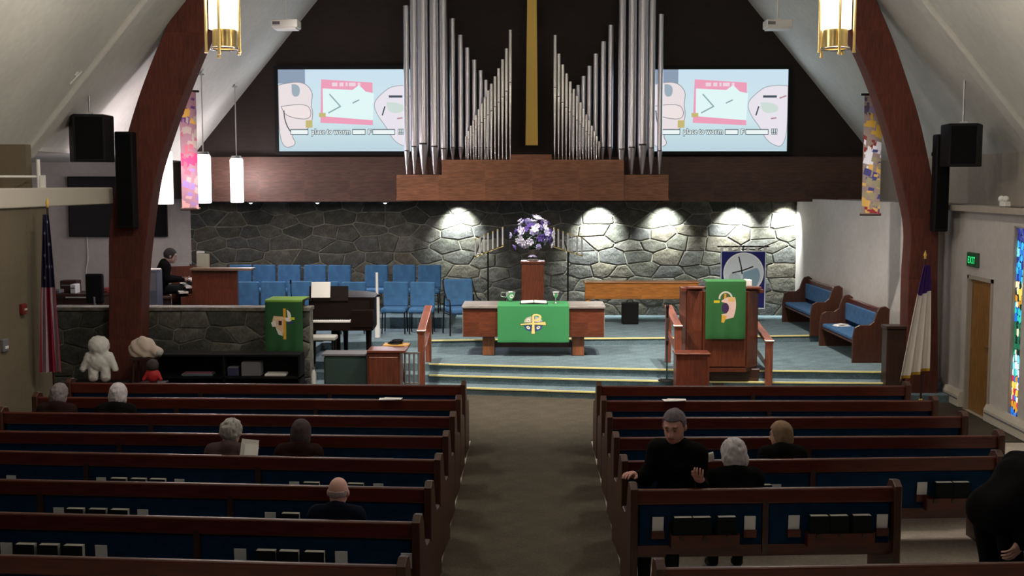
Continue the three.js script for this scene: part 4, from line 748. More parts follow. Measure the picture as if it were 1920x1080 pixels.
// ------------------------------------------------------------------ choir chairs
function choirChair() {
  const t = thing('choir_chair', 'blue upholstered choir chair in the back row under the stone wall', 'chair', [0, 0, 0], 0, 'back row of blue choir chairs');
  part(t, 'seat', [RB(0.46, 0.09, 0.46, 0, 0.43, 0.03, { r: 0.04, seg: 2 })], m.chairBlue);
  part(t, 'backrest', [RB(0.46, 0.46, 0.07, 0, 0, 0, { r: 0.035, seg: 2 }).rotateX(-0.14).translate(0, 0.69, -0.2)], m.chairBlue);
  part(t, 'frame', [tube([V(-0.2, 0.39, -0.16), V(-0.2, 0.6, -0.23), V(-0.2, 0.86, -0.27)], 0.012, 10, 5), tube([V(0.2, 0.39, -0.16), V(0.2, 0.6, -0.23), V(0.2, 0.86, -0.27)], 0.012, 10, 5), bar(V(-0.2, 0.385, -0.17), V(-0.2, 0.385, 0.22), 0.012), bar(V(0.2, 0.385, -0.17), V(0.2, 0.385, 0.22), 0.012)], m.black);
  for (const x of [-0.2, 0.2]) for (const z of [-0.19, 0.22]) part(t, 'leg', [bar(V(x, 0.385, z * 0.9), V(x * 1.05, 0, z), 0.012)], m.black);
  return t;
}
{
  let proto = null;
  const put = (px, d, floor, ry, label, group) => { const p = P(px, 560, d), at = [p.x, floor, -d]; if (!proto) { proto = choirChair(); proto.position.set(...at); proto.rotation.y = ry; return; } copyOf(proto, at, ry, label, group); };
  for (const px of [446, 493, 540, 587, 634, 704, 756, 804]) put(px, 22.7 + 0.05 * Math.sin(px), 0.68, 0.06 * Math.sin(px * 1.7), 'blue upholstered choir chair in the back row under the stone wall', 'back row of blue choir chairs');
  for (const px of [458, 509, 560, 611, 662, 740, 791]) put(px, 21.1 + 0.06 * Math.sin(px * 2), 0.48, 0.04 + 0.05 * Math.sin(px), 'blue upholstered choir chair in the front row behind the piano', 'front row of blue choir chairs');
  // larger single chair by the table
  const p = P(866, 560, 20.9), t = thing('clergy_chair', 'wide blue padded chair with dark frame beside the communion table', 'chair', [p.x, 0.48, -20.9], 0.35);
  part(t, 'seat', [RB(0.54, 0.11, 0.5, 0, 0.44, 0.02, { r: 0.045, seg: 2 })], m.blue); part(t, 'backrest', [RB(0.54, 0.5, 0.08, 0, 0, 0, { r: 0.04, seg: 2 }).rotateX(-0.12).translate(0, 0.74, -0.22)], m.blue);
  for (const s of [-1, 1]) part(t, 'side_frame', [tube([V(s * 0.29, 0, 0.24), V(s * 0.29, 0.38, 0.24), V(s * 0.29, 0.62, 0.22), V(s * 0.29, 0.66, 0.0), V(s * 0.28, 0.9, -0.26), V(s * 0.26, 1.0, -0.28)], 0.014, 24, 6), bar(V(s * 0.29, 0, -0.24), V(s * 0.28, 0.7, -0.18), 0.014), bar(V(s * 0.28, 0.38, -0.2), V(s * 0.29, 0.38, 0.24), 0.012)], m.black);
}

// ------------------------------------------------------------------ stone parapet, lectern, piano and clutter of the choir side
const parR = P(580, 640, 17.4).x, parTop = P(450, 578, 17.4).y;
{
  const xl = P(96, 640, 17.4).x, w = parR - xl, h = parTop - 0.06;
  const t = thing('stone_parapet', 'low grey-green stone wall with a pale cap in front of the choir', 'stone wall', [xl, 0.012, -17.45]);
  part(t, 'core', [B(w, h, 0.26, w / 2, h / 2, -0.14)], m.mortar);
  part(t, 'cap', [RB(w + 0.04, 0.06, 0.34, w / 2, h + 0.03, -0.13, { r: 0.012 })], M(lin(0.33, 0.33, 0.3), 0.8, { map: stoneMap }), { label: 'pale stone cap' });
  for (const c of cells(w, h, 0.5, 0.28, 0.018, 0.38)) { const s = part(t, 'stone', slab(c.poly, c.cx, c.cy, rr(0.014, 0.03), 0.014, rr(0, 0.01)), stoneMats[rnd() * stoneMats.length | 0]); s.position.set(c.cx, c.cy, -0.01); }
}
{
  const d = 17.22, a = P(497, 563, d), b = P(567, 563, d), w = b.x - a.x, top = a.y, drop = top - P(530, 658, d).y;
  const t = thing('lectern', 'small wooden lectern standing on the stone wall under a green cloth', 'lectern', [(a.x + b.x) / 2, parTop + 0.012, -17.58]);
  part(t, 'base', [RB(w * 0.8, 0.08, 0.24, 0, 0.04, 0, { r: 0.01 })], m.darkwood); part(t, 'desk', [RB(w * 0.96, 0.035, 0.62, 0, top - parTop - 0.035, 0.04, { r: 0.01 })], m.darkwood);
  part(t, 'microphone', [tube([V(0.02, top - parTop, -0.1), V(0.02, top - parTop + 0.1, -0.08), V(0.04, top - parTop + 0.22, 0.02)], 0.007, 12, 5), C(0.014, 0.014, 0.06, 0.04, top - parTop + 0.24, 0.03, 8)], m.black);
  const k = thing('lectern_parament', 'green cloth darkened for shade, with a gold cross and dove hanging from the lectern', 'altar cloth', [(a.x + b.x) / 2, top - drop, -d]);
  part(k, 'cloth', drape(w, 0.55, drop).translate(0, drop, 0), clothMat(300, 400, (g, W, H) => {
    weave(g, W, H, '#1f522b'); g.fillStyle = '#6f9a3a'; g.fillRect(0, 0, W, 18);  // same parament green, darkened so the colour carries the lectern's shade
    g.save(); g.translate(W * 0.5, H * 0.47);
    g.fillStyle = '#e0bfa0'; g.beginPath(); g.moveTo(-100, 0); g.lineTo(-84, -62); g.lineTo(-10, -58); g.lineTo(0, 20); g.lineTo(-10, 96); g.lineTo(-52, 74); g.lineTo(-72, 20); g.closePath(); g.fill();
    g.fillStyle = '#e9e2e0'; g.beginPath(); g.moveTo(-104, -10); g.lineTo(-70, -30); g.lineTo(-60, 20); g.lineTo(-94, 24); g.fill(); g.beginPath(); g.moveTo(-66, 30); g.lineTo(-20, 60); g.lineTo(-14, 92); g.lineTo(-46, 84); g.fill();
    g.fillStyle = '#3a120f'; g.fillRect(-44, -24, 26, 34);
    g.fillStyle = '#d9a536'; g.fillRect(-6, -120, 22, 240); g.fillStyle = '#e9cfa0'; g.fillRect(-80, -50, 150, 16);
    g.fillStyle = '#ece8e6'; g.beginPath(); g.moveTo(22, -112); g.quadraticCurveTo(64, -90, 56, -44); g.lineTo(30, -52); g.closePath(); g.fill(); g.beginPath(); g.ellipse(36, -34, 26, 16, 0, 0, 7); g.fill();
    g.fillStyle = '#d6d02c'; g.fillRect(52, -52, 34, 20); g.fillStyle = '#2a3570'; g.fillRect(32, -16, 42, 16);
    g.restore();
  }), { keep: true });
}
{ // baby grand piano, keyboard towards the nave
  const y0 = 0.36, d = 18.05, a = P(579, 600, d), w = 1.04, cx = a.x + w / 2 - 0.03, t = thing('grand_piano', 'dark brown baby grand piano with white sheet music behind the stone wall', 'piano', [cx, y0, -d], 0.03);
  const kz = 0, kh = P(600, 600, d).y - y0, top = P(640, 560, d).y - y0;
  const out = [[-w / 2, 0.22], [w / 2, 0.22], [w / 2, 0.5], [w / 2 - 0.06, 1.0], [w * 0.24, 1.3], [0.0, 1.42], [-w * 0.32, 1.42], [-w / 2, 1.25]];
  const c = new THREE.CatmullRomCurve3(out.slice(2).map(([x, z]) => V(x, 0, z))).getPoints(20).map((p) => [p.x, p.z]);
  const plan = [[-w / 2, 0.22], [w / 2, 0.22], ...c];
  part(t, 'case', [level(plan, kh - 0.16, top - 0.03)], m.piano); part(t, 'lid', [level(plan.map(([x, z]) => [x * 1.02, z]), top - 0.03, top)], m.piano);
  part(t, 'key_bed', [B(w, 0.13, 0.26, 0, kh - 0.1, -0.1), B(0.06, 0.16, 0.28, -w / 2 + 0.03, kh - 0.02, -0.1), B(0.34, 0.26, 0.28, w / 2 - 0.17, kh + 0.02, -0.1)], m.piano);
  part(t, 'keys', [B(w - 0.42, 0.03, 0.15, -0.14, kh - 0.02, -0.05)], m.white, { label: 'white keys' });
  part(t, 'black_keys', Array.from({ length: 20 }, (_, i) => B(0.014, 0.02, 0.09, -0.14 - (w - 0.46) / 2 + (i + 0.5) * (w - 0.46) / 20, kh + 0.004, -0.085)), m.black);
  part(t, 'fallboard', [B(w - 0.1, top - kh - 0.06, 0.03, -0.02, (top + kh) / 2 - 0.02, -0.2, { rx: -0.1 })], m.piano);
  part(t, 'music_desk', [B(0.62, 0.24, 0.02, -0.2, top + 0.06, -0.22, { rx: -0.25 })], m.piano);
  for (const [x, z] of [[-w / 2 + 0.08, 0.05], [w / 2 - 0.08, 0.05], [-0.1, -1.3]]) part(t, 'leg', [C(0.05, 0.035, kh - 0.16, x, (kh - 0.16) / 2, z - 0.15, 10)], m.piano);
  part(t, 'pedal_lyre', [B(0.14, kh - 0.2, 0.05, -0.1, (kh - 0.2) / 2 + 0.04, -0.25), B(0.22, 0.05, 0.12, -0.1, 0.06, -0.2)], m.piano);
  const q = P(602, 573, d + 0.18), s = thing('sheet_music', 'bright white sheet music standing on the piano', 'sheet music', [q.x, y0 + top + 0.002, -d - 0.165], 0.05);
  part(s, 'page', [B(0.3, 0.25, 0.006, 0, 0.12, -0.02, { rx: -0.25 })], m.paper);
  const bt = P(598, 631, 17.78), pb = thing('piano_bench', 'pale cushioned piano bench in front of the dark piano', 'bench', [bt.x - 0.05, y0, -17.92]);
  const bh = bt.y - y0; part(pb, 'seat', [RB(0.6, 0.07, 0.3, 0, bh - 0.035, 0, { r: 0.025, seg: 2 })], M(lin(0.45, 0.45, 0.42), 0.7)); for (const x of [-0.26, 0.26]) for (const z of [-0.11, 0.11]) part(pb, 'leg', [C(0.022, 0.018, bh - 0.07, x, (bh - 0.07) / 2, z, 8)], m.black);
}
{ // tall white candle
  const b = GH(708, 645, 0.36), d = -b.z, t = thing('paschal_candle', 'tall white candle on a slim stand in front of the choir chairs', 'candle', [b.x, 0.36, b.z]), Y = (py) => P(708, py, d).y - 0.36;
  part(t, 'stand', [lathe([[0.001, 0], [0.12, 0], [0.12, 0.02], [0.03, 0.05], [0.03, 0.07]], 16)], m.steel); part(t, 'column', [C(0.045, 0.048, Y(554) - 0.05, 0, (Y(554) + 0.05) / 2, 0, 14)], m.paper, { label: 'thick white column' });
  part(t, 'collar', [C(0.052, 0.052, 0.04, 0, Y(554), 0, 14)], m.black); part(t, 'candle', [C(0.024, 0.024, Y(511) - Y(554), 0, (Y(511) + Y(554)) / 2, 0, 10)], m.paper); part(t, 'wick', [C(0.003, 0.003, 0.03, 0, Y(511) + 0.015, 0, 5)], m.black);
}
{ // boxes before the parapet
  let d = 16.9, a = P(606, 662, d), b = P(688, 662, d), w = b.x - a.x, H = a.y, t = thing('covered_case', 'dark green covered equipment case beside the red-brown cabinet', 'case', [(a.x + b.x) / 2, 0.012, -d]);
  part(t, 'body', [RB(w, H - 0.06, 0.36, 0, (H - 0.06) / 2, -0.18, { r: 0.04, seg: 2 })], m.teal); part(t, 'lid', [RB(w * 1.02, 0.04, 0.38, -0.02, H - 0.04, -0.18, { r: 0.01 })], m.greyBox, { label: 'grey lid' });
  d = 16.7; a = P(688, 657, d); b = P(760, 657, d); w = b.x - a.x; H = a.y; t = thing('small_cabinet', 'small red-brown wooden cabinet at the end of the stone wall', 'cabinet', [(a.x + b.x) / 2, 0.012, -d]);
  part(t, 'body', [RB(w * 0.86, H - 0.05, 0.4, -w * 0.07, (H - 0.05) / 2, -0.2, { r: 0.008 })], m.redwood, { grain: 1 }); part(t, 'top', [RB(w, 0.04, 0.44, 0, H - 0.03, -0.2, { r: 0.008 })], m.redwood); part(t, 'door', [RB(w * 0.76, H - 0.18, 0.02, -w * 0.07, H / 2 - 0.02, 0.008, { r: 0.006 })], m.chancel, { grain: 1 });
  d = 17.0; a = P(588, 690, d); t = thing('white_canister', 'slim white canister on the floor beside the dark green case', 'canister', [a.x, 0.012, -d]); part(t, 'body', [lathe([[0.001, 0], [0.035, 0], [0.04, 0.02], [0.04, a.y - 0.1], [0.02, a.y - 0.05], [0.02, a.y - 0.012], [0.001, a.y - 0.012]], 14)], m.white); part(t, 'cap', [C(0.024, 0.024, 0.03, 0, a.y - 0.01, 0, 10)], m.greyBox);
  // tray table with dark cables
  d = 17.3; a = P(719, 645, d); b = P(768, 645, d); w = b.x - a.x; H = a.y - 0.012; t = thing('tray_table', 'yellow wooden tray table behind the red-brown cabinet', 'tray table', [(a.x + b.x) / 2, 0.012, -d]);
  part(t, 'tray', [RB(w, 0.05, 0.26, 0, H - 0.02, 0, { r: 0.015 })], M(lin(0.6, 0.34, 0.06), 0.5, { map: woodMap })); for (const s of [-1, 1]) part(t, 'leg', [bar(V(s * 0.02, H - 0.04, -0.08), V(s * 0.16, 0, -0.02), 0.014), bar(V(s * 0.02, H - 0.04, 0.08), V(s * 0.16, 0, 0.02), 0.014)], m.darkwood);
  t = thing('cable_coil', 'dark coiled cable lying on the yellow tray table', 'cable', [(a.x + b.x) / 2 - 0.02, 0.012 + H + 0.005, -d]); part(t, 'coil', [0, 1, 2].map((i) => new THREE.TorusGeometry(0.1 - i * 0.012, 0.012, 6, 20).rotateX(Math.PI / 2).translate(0.02 * i, 0.012 + 0.02 * i, 0)), m.black);
  // folded metal music stand
  d = 16.95; a = P(772, 662, d); t = thing('metal_rack', 'grey metal folding rack beside the wooden handrail', 'rack', [a.x, 0.012, -d]); H = a.y - 0.012; for (const x of [-0.1, -0.035, 0.035, 0.1]) part(t, 'upright', [C(0.014, 0.014, H, x, H / 2, 0, 8)], m.steel); part(t, 'crossbar', [B(0.24, 0.03, 0.03, 0, H, 0)], m.steel); part(t, 'crossbar', [B(0.24, 0.025, 0.025, 0, H * 0.35, 0)], m.steel); part(t, 'foot', [B(0.05, 0.02, 0.24, -0.1, 0.01, 0), B(0.05, 0.02, 0.24, 0.1, 0.01, 0)], m.steel);
}
{ // black open bookcase before the parapet with boxes in it
  const d = 16.7, a = P(276, 664, d), b = P(562, 664, d), w = b.x - a.x, H = a.y, D = 0.34, t = thing('low_bookcase', 'long low black open bookcase in front of the stone wall', 'bookcase', [a.x, 0.012, -d]);
  part(t, 'top', [B(w, 0.03, D, w / 2, H - 0.03, -D / 2)], m.black); part(t, 'shelf', [B(w, 0.025, D, w / 2, 0.36, -D / 2)], m.black); part(t, 'bottom', [B(w, 0.05, D, w / 2, 0.025, -D / 2)], m.black); part(t, 'back', [B(w, H - 0.04, 0.015, w / 2, (H - 0.04) / 2, -D + 0.008)], m.black); for (const x of [0.015, w / 2, w - 0.015]) part(t, 'upright', [B(0.03, H - 0.04, D, x, (H - 0.04) / 2, -D / 2)], m.black);
  const shelfY = 0.012 + 0.3725;
  const item = (name, label, cat, x0, x1, y0, mat, o = {}) => { const p = P(x0, y0, d + 0.06), q = P(x1, y0, d + 0.06), ww = q.x - p.x, hh = Math.max(0.03, p.y - shelfY), s = thing(name, label, cat, [(p.x + q.x) / 2, shelfY, -d - 0.16]); part(s, 'body', [RB(ww, hh, 0.2, 0, hh / 2, 0, { r: 0.008, rz: o.rz })], mat); part(s, o.second ?? 'lid', [RB(ww * 0.94, 0.012, 0.19, 0, hh + 0.005, 0, { r: 0.004 })], o.mat2 ?? mat); return s; };
  item('storage_box', 'grey storage box on the black bookcase shelf', 'box', 452, 488, 680, m.greyBox);
  item('magazine_stack', 'flat stack of blue and pink magazines on the black bookcase shelf', 'magazines', 340, 398, 707, M(lin(0.12, 0.17, 0.2), 0.6), { second: 'top_issue', mat2: M(lin(0.3, 0.12, 0.18), 0.6) });
  item('paper_pad', 'thin white paper pad at the end of the black bookcase shelf', 'paper', 496, 536, 712, m.paper, { second: 'sheet', mat2: m.white });
  item('blue_folder_box', 'dark blue folder box leaning on the black bookcase shelf', 'folder', 426, 447, 690, M(lin(0.03, 0.035, 0.09), 0.6), { second: 'spine', mat2: m.greyBox });
}
{ // white plush figure on a low black bench, seen from behind
  const d = 16.35, x = P(187, 700, d).x, y0 = P(187, 716, d).y, t = thing('low_black_bench', 'low black bench under the white plush figure', 'bench', [x, 0.012, -d]);
  part(t, 'seat', [RB(0.8, 0.05, 0.36, 0, y0 - 0.037, -0.02, { r: 0.01 })], m.black); for (const s of [-1, 1]) part(t, 'leg', [B(0.05, y0 - 0.06, 0.3, s * 0.34, (y0 - 0.06) / 2, -0.02)], m.black);
  const k = thing('plush_figure', 'white plush figure with fluffy round head and stubby legs', 'plush toy', [x, y0, -d]);
  const f = (p) => { let v = ell(p, [0, 0.3, 0], [0.165, 0.14, 0.11]); v = smin(v, ell(p, [0, 0.53, 0], [0.15, 0.14, 0.13]), 0.05); for (const s of [-1, 1]) { v = smin(v, rcone(p, [s * 0.15, 0.37, 0], [s * 0.235, 0.19, 0.02], 0.06, 0.045), 0.05); v = smin(v, rcone(p, [s * 0.085, 0.24, 0], [s * 0.09, 0.07, 0.01], 0.075, 0.07), 0.02); } return v + 0.008 * Math.sin(p[0] * 60) * Math.sin(p[1] * 55) * Math.sin(p[2] * 58); };
  part(k, 'body', [iso(f, [-0.32, -0.03, -0.2], [0.32, 0.72, 0.2], 0.016)], M(lin(0.88, 0.88, 0.85), 1)); 
  part(k, 'foot_pad', [S(0.055, -0.09, 0.05, 0.055, 1, 0.8, 0.5), S(0.055, 0.09, 0.05, 0.055, 1, 0.8, 0.5)], M(lin(0.5, 0.42, 0.38), 1));
  // cream crumpled lampshade-like paper bag on a dark stand, and a red toy before it
  const x2 = P(272, 668, 16.4).x, h2 = P(272, 669, 16.4).y, s = thing('dark_stool', 'dark wooden stool carrying a crumpled cream cloth', 'stool', [x2, 0.012, -16.4]);
  part(s, 'seat', [RB(0.36, 0.04, 0.3, 0, h2 - 0.032, 0, { r: 0.01 })], m.darkwood); for (const a of [-1, 1]) for (const b of [-1, 1]) part(s, 'leg', [bar(V(a * 0.13, h2 - 0.05, b * 0.1), V(a * 0.16, 0, b * 0.13), 0.018)], m.darkwood);
  const cg = (p) => { let v = ell(p, [-0.03, 0.1, 0], [0.19, 0.19, 0.15]); v = Math.max(v, -p[1]); v = smin(v, ell(p, [0.16, 0.07, 0.02], [0.1, 0.09, 0.09]), 0.03); v = Math.max(v, -p[1] + 0.002); return v + 0.012 * Math.sin(p[0] * 34 + p[1] * 20) * Math.sin(p[1] * 26 + p[2] * 30); };
  const cl = thing('crumpled_cloth', 'crumpled cream cloth bundle piled on the dark stool', 'cloth', [x2, h2, -16.4]); part(cl, 'bundle', [iso(cg, [-0.28, -0.03, -0.22], [0.3, 0.34, 0.22], 0.014)], M(lin(0.62, 0.52, 0.44), 0.95)); part(cl, 'fold', [iso((p) => ell(p, [0.2, 0.06, 0.06], [0.08, 0.05, 0.06]) + 0.008 * Math.sin(p[0] * 60) * Math.cos(p[1] * 50), [0.08, -0.02, -0.04], [0.32, 0.16, 0.16], 0.012)], M(lin(0.4, 0.42, 0.4), 0.95));
  const d3 = 15.9, q = P(287, 716, d3), bx = thing('toy_crate', 'small dark crate under the red-shirted doll', 'crate', [q.x, 0.012, -d3]); part(bx, 'crate', [RB(0.34, q.y - 0.02, 0.26, 0, (q.y - 0.02) / 2, 0, { r: 0.01 })], m.black); part(bx, 'rim', [B(0.36, 0.025, 0.28, 0, q.y - 0.03, 0)], m.darkwood);
  const dl = thing('doll', 'small brown-haired doll in a red shirt sitting below the cream bundle', 'doll', [q.x, q.y, -d3]); part(dl, 'body', [iso((p) => { let v = ell(p, [0, 0.09, 0], [0.09, 0.1, 0.07]); for (const s of [-1, 1]) v = smin(v, rcone(p, [s * 0.07, 0.12, 0], [s * 0.12, 0.04, 0.03], 0.03, 0.025), 0.03); return Math.max(v, -p[1]); }, [-0.18, -0.02, -0.12], [0.18, 0.22, 0.12], 0.012)], m.red, { label: 'red shirt' });
  part(dl, 'head', [S(0.075, 0, 0.22, 0, 0.95, 1, 0.95, 16)], M(lin(0.35, 0.17, 0.09), 0.8)); part(dl, 'hair', [iso((p) => Math.max(ell(p, [0, 0.235, 0], [0.085, 0.085, 0.085]), -ell(p, [0, 0.2, -0.07], [0.06, 0.06, 0.06])), [-0.12, 0.12, -0.12], [0.12, 0.35, 0.12], 0.012)], M(lin(0.06, 0.05, 0.045), 0.9));
}
{ // organ console, its bench, music, and a wooden screen behind the parapet
  const d = 21.0, p = P(342, 560, d), y0 = 0.48, ry = -1.15, t = thing('organ_console', 'dark red organ console with three stepped keyboards behind the stone wall', 'organ console', [p.x, y0, -d], ry);
  part(t, 'case', [B(1.3, 0.75, 0.5, 0, 0.375, -0.28), B(0.06, 1.18, 0.62, -0.66, 0.59, -0.2), B(0.06, 0.72, 0.62, 0.66, 0.36, -0.2), B(1.3, 0.45, 0.2, 0, 0.96, -0.42)], m.redwood);
  for (let i = 0; i < 3; i++) { const k = part(t, 'keyboard', [B(0.9, 0.035, 0.16, 0, 0.78 + i * 0.09, 0.03 - i * 0.12)], m.page, { label: 'row of pale keys' }); part(k, 'key_slip', [B(0.96, 0.05, 0.02, 0, 0.75 + i * 0.09, 0.12 - i * 0.12)], m.black); }
  part(t, 'pedal_board', [B(1.0, 0.08, 0.4, 0, 0.04, 0.25)], m.black); part(t, 'music_rack', [B(0.8, 0.03, 0.1, 0, 1.2, -0.36)], m.redwood);
  const off = (x, z) => [p.x + Math.cos(ry) * x + Math.sin(ry) * z, -d - Math.sin(ry) * x + Math.cos(ry) * z];
  const [ax, az] = off(-0.12, -0.36), [bx, bz] = off(0.2, -0.36);
  let s = thing('organ_score', 'pale upright score on the organ console beside the organist', 'sheet music', [ax, y0 + 1.215, az], -0.35); part(s, 'page', [B(0.16, 0.27, 0.02, 0, 0.135, 0)], m.paper);
  s = thing('organ_hymnal', 'cream open songbook on the organ console', 'book', [bx, y0 + 1.215, bz], -0.3); part(s, 'pages', [B(0.24, 0.24, 0.04, 0, 0.12, 0)], M(lin(0.42, 0.43, 0.33), 0.8)); part(s, 'cover', [B(0.26, 0.25, 0.012, 0, 0.125, -0.027)], m.coverWine);
  const q = P(281, 504, 19.5), f = thing('grey_pedestal_file', 'grey pedestal file with white papers on top beside the arch', 'file cabinet', [q.x, y0, -19.6]); const fh = q.y - y0; part(f, 'body', [RB(0.26, fh - 0.02, 0.3, 0, (fh - 0.02) / 2, 0, { r: 0.01 })], M(lin(0.1, 0.11, 0.16), 0.6)); part(f, 'drawer', [B(0.22, 0.3, 0.01, 0, fh - 0.22, 0.153)], m.greyBox);
  s = thing('loose_papers', 'loose white papers lying on the grey pedestal file', 'papers', [q.x, y0 + fh - 0.02, -19.6]); part(s, 'sheets', [B(0.24, 0.015, 0.26, 0.02, 0.0085, 0, { ry: 0.2 })], m.paper);
  const a = P(361, 500, 19.9), b = P(445, 500, 19.9), w = b.x - a.x, H = a.y - y0, c = thing('wooden_screen', 'red-brown wooden screen panel between the organ and the choir chairs', 'wooden screen', [(a.x + b.x) / 2, y0, -19.9]);
  part(c, 'panel', [RB(w, H - 0.06, 0.06, 0, (H - 0.06) / 2, 0, { r: 0.008 })], m.redwood, { grain: 1 }); part(c, 'ledge', [B(w * 1.38, 0.04, 0.24, w * 0.17, H - 0.04, 0)], wood(0.3, 0.2, 0.14), { label: 'pale ledge' }); part(c, 'stile', [B(0.05, H - 0.06, 0.08, -w / 2 + 0.02, (H - 0.06) / 2, 0), B(0.05, H - 0.06, 0.08, w / 2 - 0.02, (H - 0.06) / 2, 0)], m.chancel);
}
{ // desk with equipment in the alcove
  const y0 = 0.48, d = 20.2, a = P(104, 548, d), b = P(205, 548, d), w = b.x - a.x, H = a.y - y0, t = thing('equipment_desk', 'dark desk strewn with equipment in the alcove behind the striped flag', 'desk', [(a.x + b.x) / 2, y0, -d]);
  part(t, 'top', [RB(w, 0.05, 0.6, 0, H - 0.025, 0, { r: 0.01 })], m.darkwood); for (const s of [-1, 1]) part(t, 'side', [B(0.04, H - 0.05, 0.56, s * (w / 2 - 0.04), (H - 0.05) / 2, 0)], m.darkwood); part(t, 'modesty_panel', [B(w - 0.1, H * 0.7, 0.02, 0, H * 0.55, 0.2)], m.darkwood);
  const on = (name, label, cat, px, py, wp, mat, o = {}) => { const q = P(px, py, d), s = thing(name, label, cat, [q.x, y0 + H, -d - (o.z ?? 0)]), hh = Math.max(0.04, q.y - y0 - H), ww = wp / F * d; part(s, 'body', [RB(ww, hh, 0.22, 0, hh / 2, 0, { r: 0.012 })], mat); part(s, o.p ?? 'panel', [B(ww * 0.8, 0.02, 0.01, 0, hh * 0.6, 0.114)], o.m2 ?? m.greyBox); };
  on('mixer_box', 'dark equipment box on the alcove desk beneath the display cable', 'equipment', 128, 526, 32, m.darkwood, { z: 0.1 }); on('white_carton', 'small white carton on the alcove desk', 'carton', 147, 531, 10, m.card, { z: -0.15 }); on('tape_deck', 'low grey tape deck on the alcove desk beside the white carton', 'equipment', 112, 541, 22, m.greyBox, { z: -0.16 });
  on('red_binder', 'dark red binder on the alcove desk next to the arch', 'binder', 199, 540, 14, M(lin(0.2, 0.01, 0.01), 0.6));
  const q = P(177, 512, 19.4), c = thing('office_chair', 'black high-backed office chair in front of the alcove desk', 'chair', [q.x, y0, -19.5]), ch = q.y - y0;
  part(c, 'backrest', [RB(0.3, 0.5, 0.08, 0, ch - 0.26, 0.1, { r: 0.03, seg: 2 })], m.black); part(c, 'seat', [RB(0.44, 0.09, 0.42, 0, 0.46, -0.12, { r: 0.035, seg: 2 })], m.black); part(c, 'column', [C(0.03, 0.03, 0.36, 0, 0.24, -0.12, 10), bar(V(0, 0.46, 0.06), V(0, ch - 0.4, 0.15), 0.02)], m.steel); part(c, 'base', Array.from({ length: 5 }, (_, i) => bar(V(0, 0.08, -0.12), V(Math.sin(i * 1.257) * 0.26, 0.03, -0.12 + Math.cos(i * 1.257) * 0.26), 0.02)), m.black);
}

// ------------------------------------------------------------------ pews
// local frame: x along the bench from 0, rear face of the back at z = 0, seat towards -z
const RAIL = 0.85;
function endShape() { return [[0.06, 0], [-0.5, 0], [-0.5, 0.4], [-0.47, 0.56], [-0.4, 0.6], [-0.25, 0.6], [-0.17, 0.66], [-0.12, 0.82], [-0.08, 0.885], [0, 0.9], [0.06, 0.86]]; }
function buildPew(t, L, o = {}) {
  const n = o.bays ?? Math.max(1, Math.round(L / 1.85)), tilt = 0.1;
  part(t, 'top_rail', [RB(L - 0.08, 0.125, 0.05, L / 2, RAIL - 0.06, 0, { r: 0.018, seg: 2 })], m.pew);
  for (let i = 0; i < n; i++) { const w = (L - 0.1) / n; part(t, 'back_panel', [RB(w - 0.035, 0.4, 0.035, 0.05 + w * (i + 0.5), 0.54, -0.012, { r: 0.012 })], m.navy, { label: 'navy fabric back panel' }); }
  part(t, 'lower_rail', [B(L - 0.08, 0.07, 0.04, L / 2, 0.37, -0.008)], m.pew);
  for (let i = 1; i < n; i++) part(t, 'divider', [B(0.045, 0.42, 0.05, 0.05 + (L - 0.1) / n * i, 0.55, 0.002)], m.darkwood);
  part(t, 'seat', [B(L - 0.08, 0.03, 0.44, L / 2, 0.315, -0.25)], m.pew);
  part(t, 'cushion', [RB(L - 0.1, 0.07, 0.43, L / 2, 0.365, -0.25, { r: 0.025, seg: 2 })], o.cushion ?? m.navy);
  part(t, 'backrest_pad', [RB(L - 0.1, 0.3, 0.05, L / 2, 0.62, -0.045, { r: 0.02 })], o.cushion ?? m.navy);
  for (const x of [0, L - 0.045]) part(t, 'end_panel', [ext(endShape(), 0.045, 0.006).rotateY(-Math.PI / 2).translate(x + 0.045, 0, 0)], m.pewEnd, { grain: 1 });
  if (L > 2.4) part(t, 'support', [B(0.04, 0.37, 0.4, L / 2, 0.185, -0.24)], m.darkwood);
}
function rack(t, x, w) {   // wooden book rack on the rear of the pew
  const r = part(t, 'book_rack', [B(w, 0.1, 0.014, x, 0.46, 0.1), B(w, 0.012, 0.085, x, 0.415, 0.06), B(0.012, 0.11, 0.085, x - w / 2, 0.46, 0.06), B(0.012, 0.11, 0.085, x + w / 2, 0.46, 0.06), B(w, 0.1, 0.008, x, 0.46, 0.02)], m.pew);
  for (const dx of [-0.16, 0, 0.16]) part(r, 'cup_holder', [C(0.022, 0.022, 0.012, x + dx * w / 0.46, 0.49, 0.112, 10, { rx: Math.PI / 2 })], m.darkwood);
  return r;
}
function holder(t, x) { part(t, 'card_holder', [B(0.1, 0.06, 0.01, x, 0.5, 0.04), B(0.1, 0.01, 0.03, x, 0.472, 0.026), B(0.1, 0.06, 0.006, x, 0.5, 0.012)], m.pew); }
let hymnalProto = null, cardProto = null;
function hymnal() {
  const t = thing('hymnal', '', 'hymnal');
  part(t, 'cover', [RB(0.148, 0.225, 0.006, 0, 0.1125, 0.027, { r: 0.002 }), RB(0.148, 0.225, 0.006, 0, 0.1125, -0.027, { r: 0.002 }), B(0.006, 0.225, 0.054, -0.072, 0.1125, 0)], m.cover);
  part(t, 'pages', [B(0.134, 0.222, 0.048, 0.002, 0.113, 0)], m.page, { label: 'pale page edges' });
  return t;
}
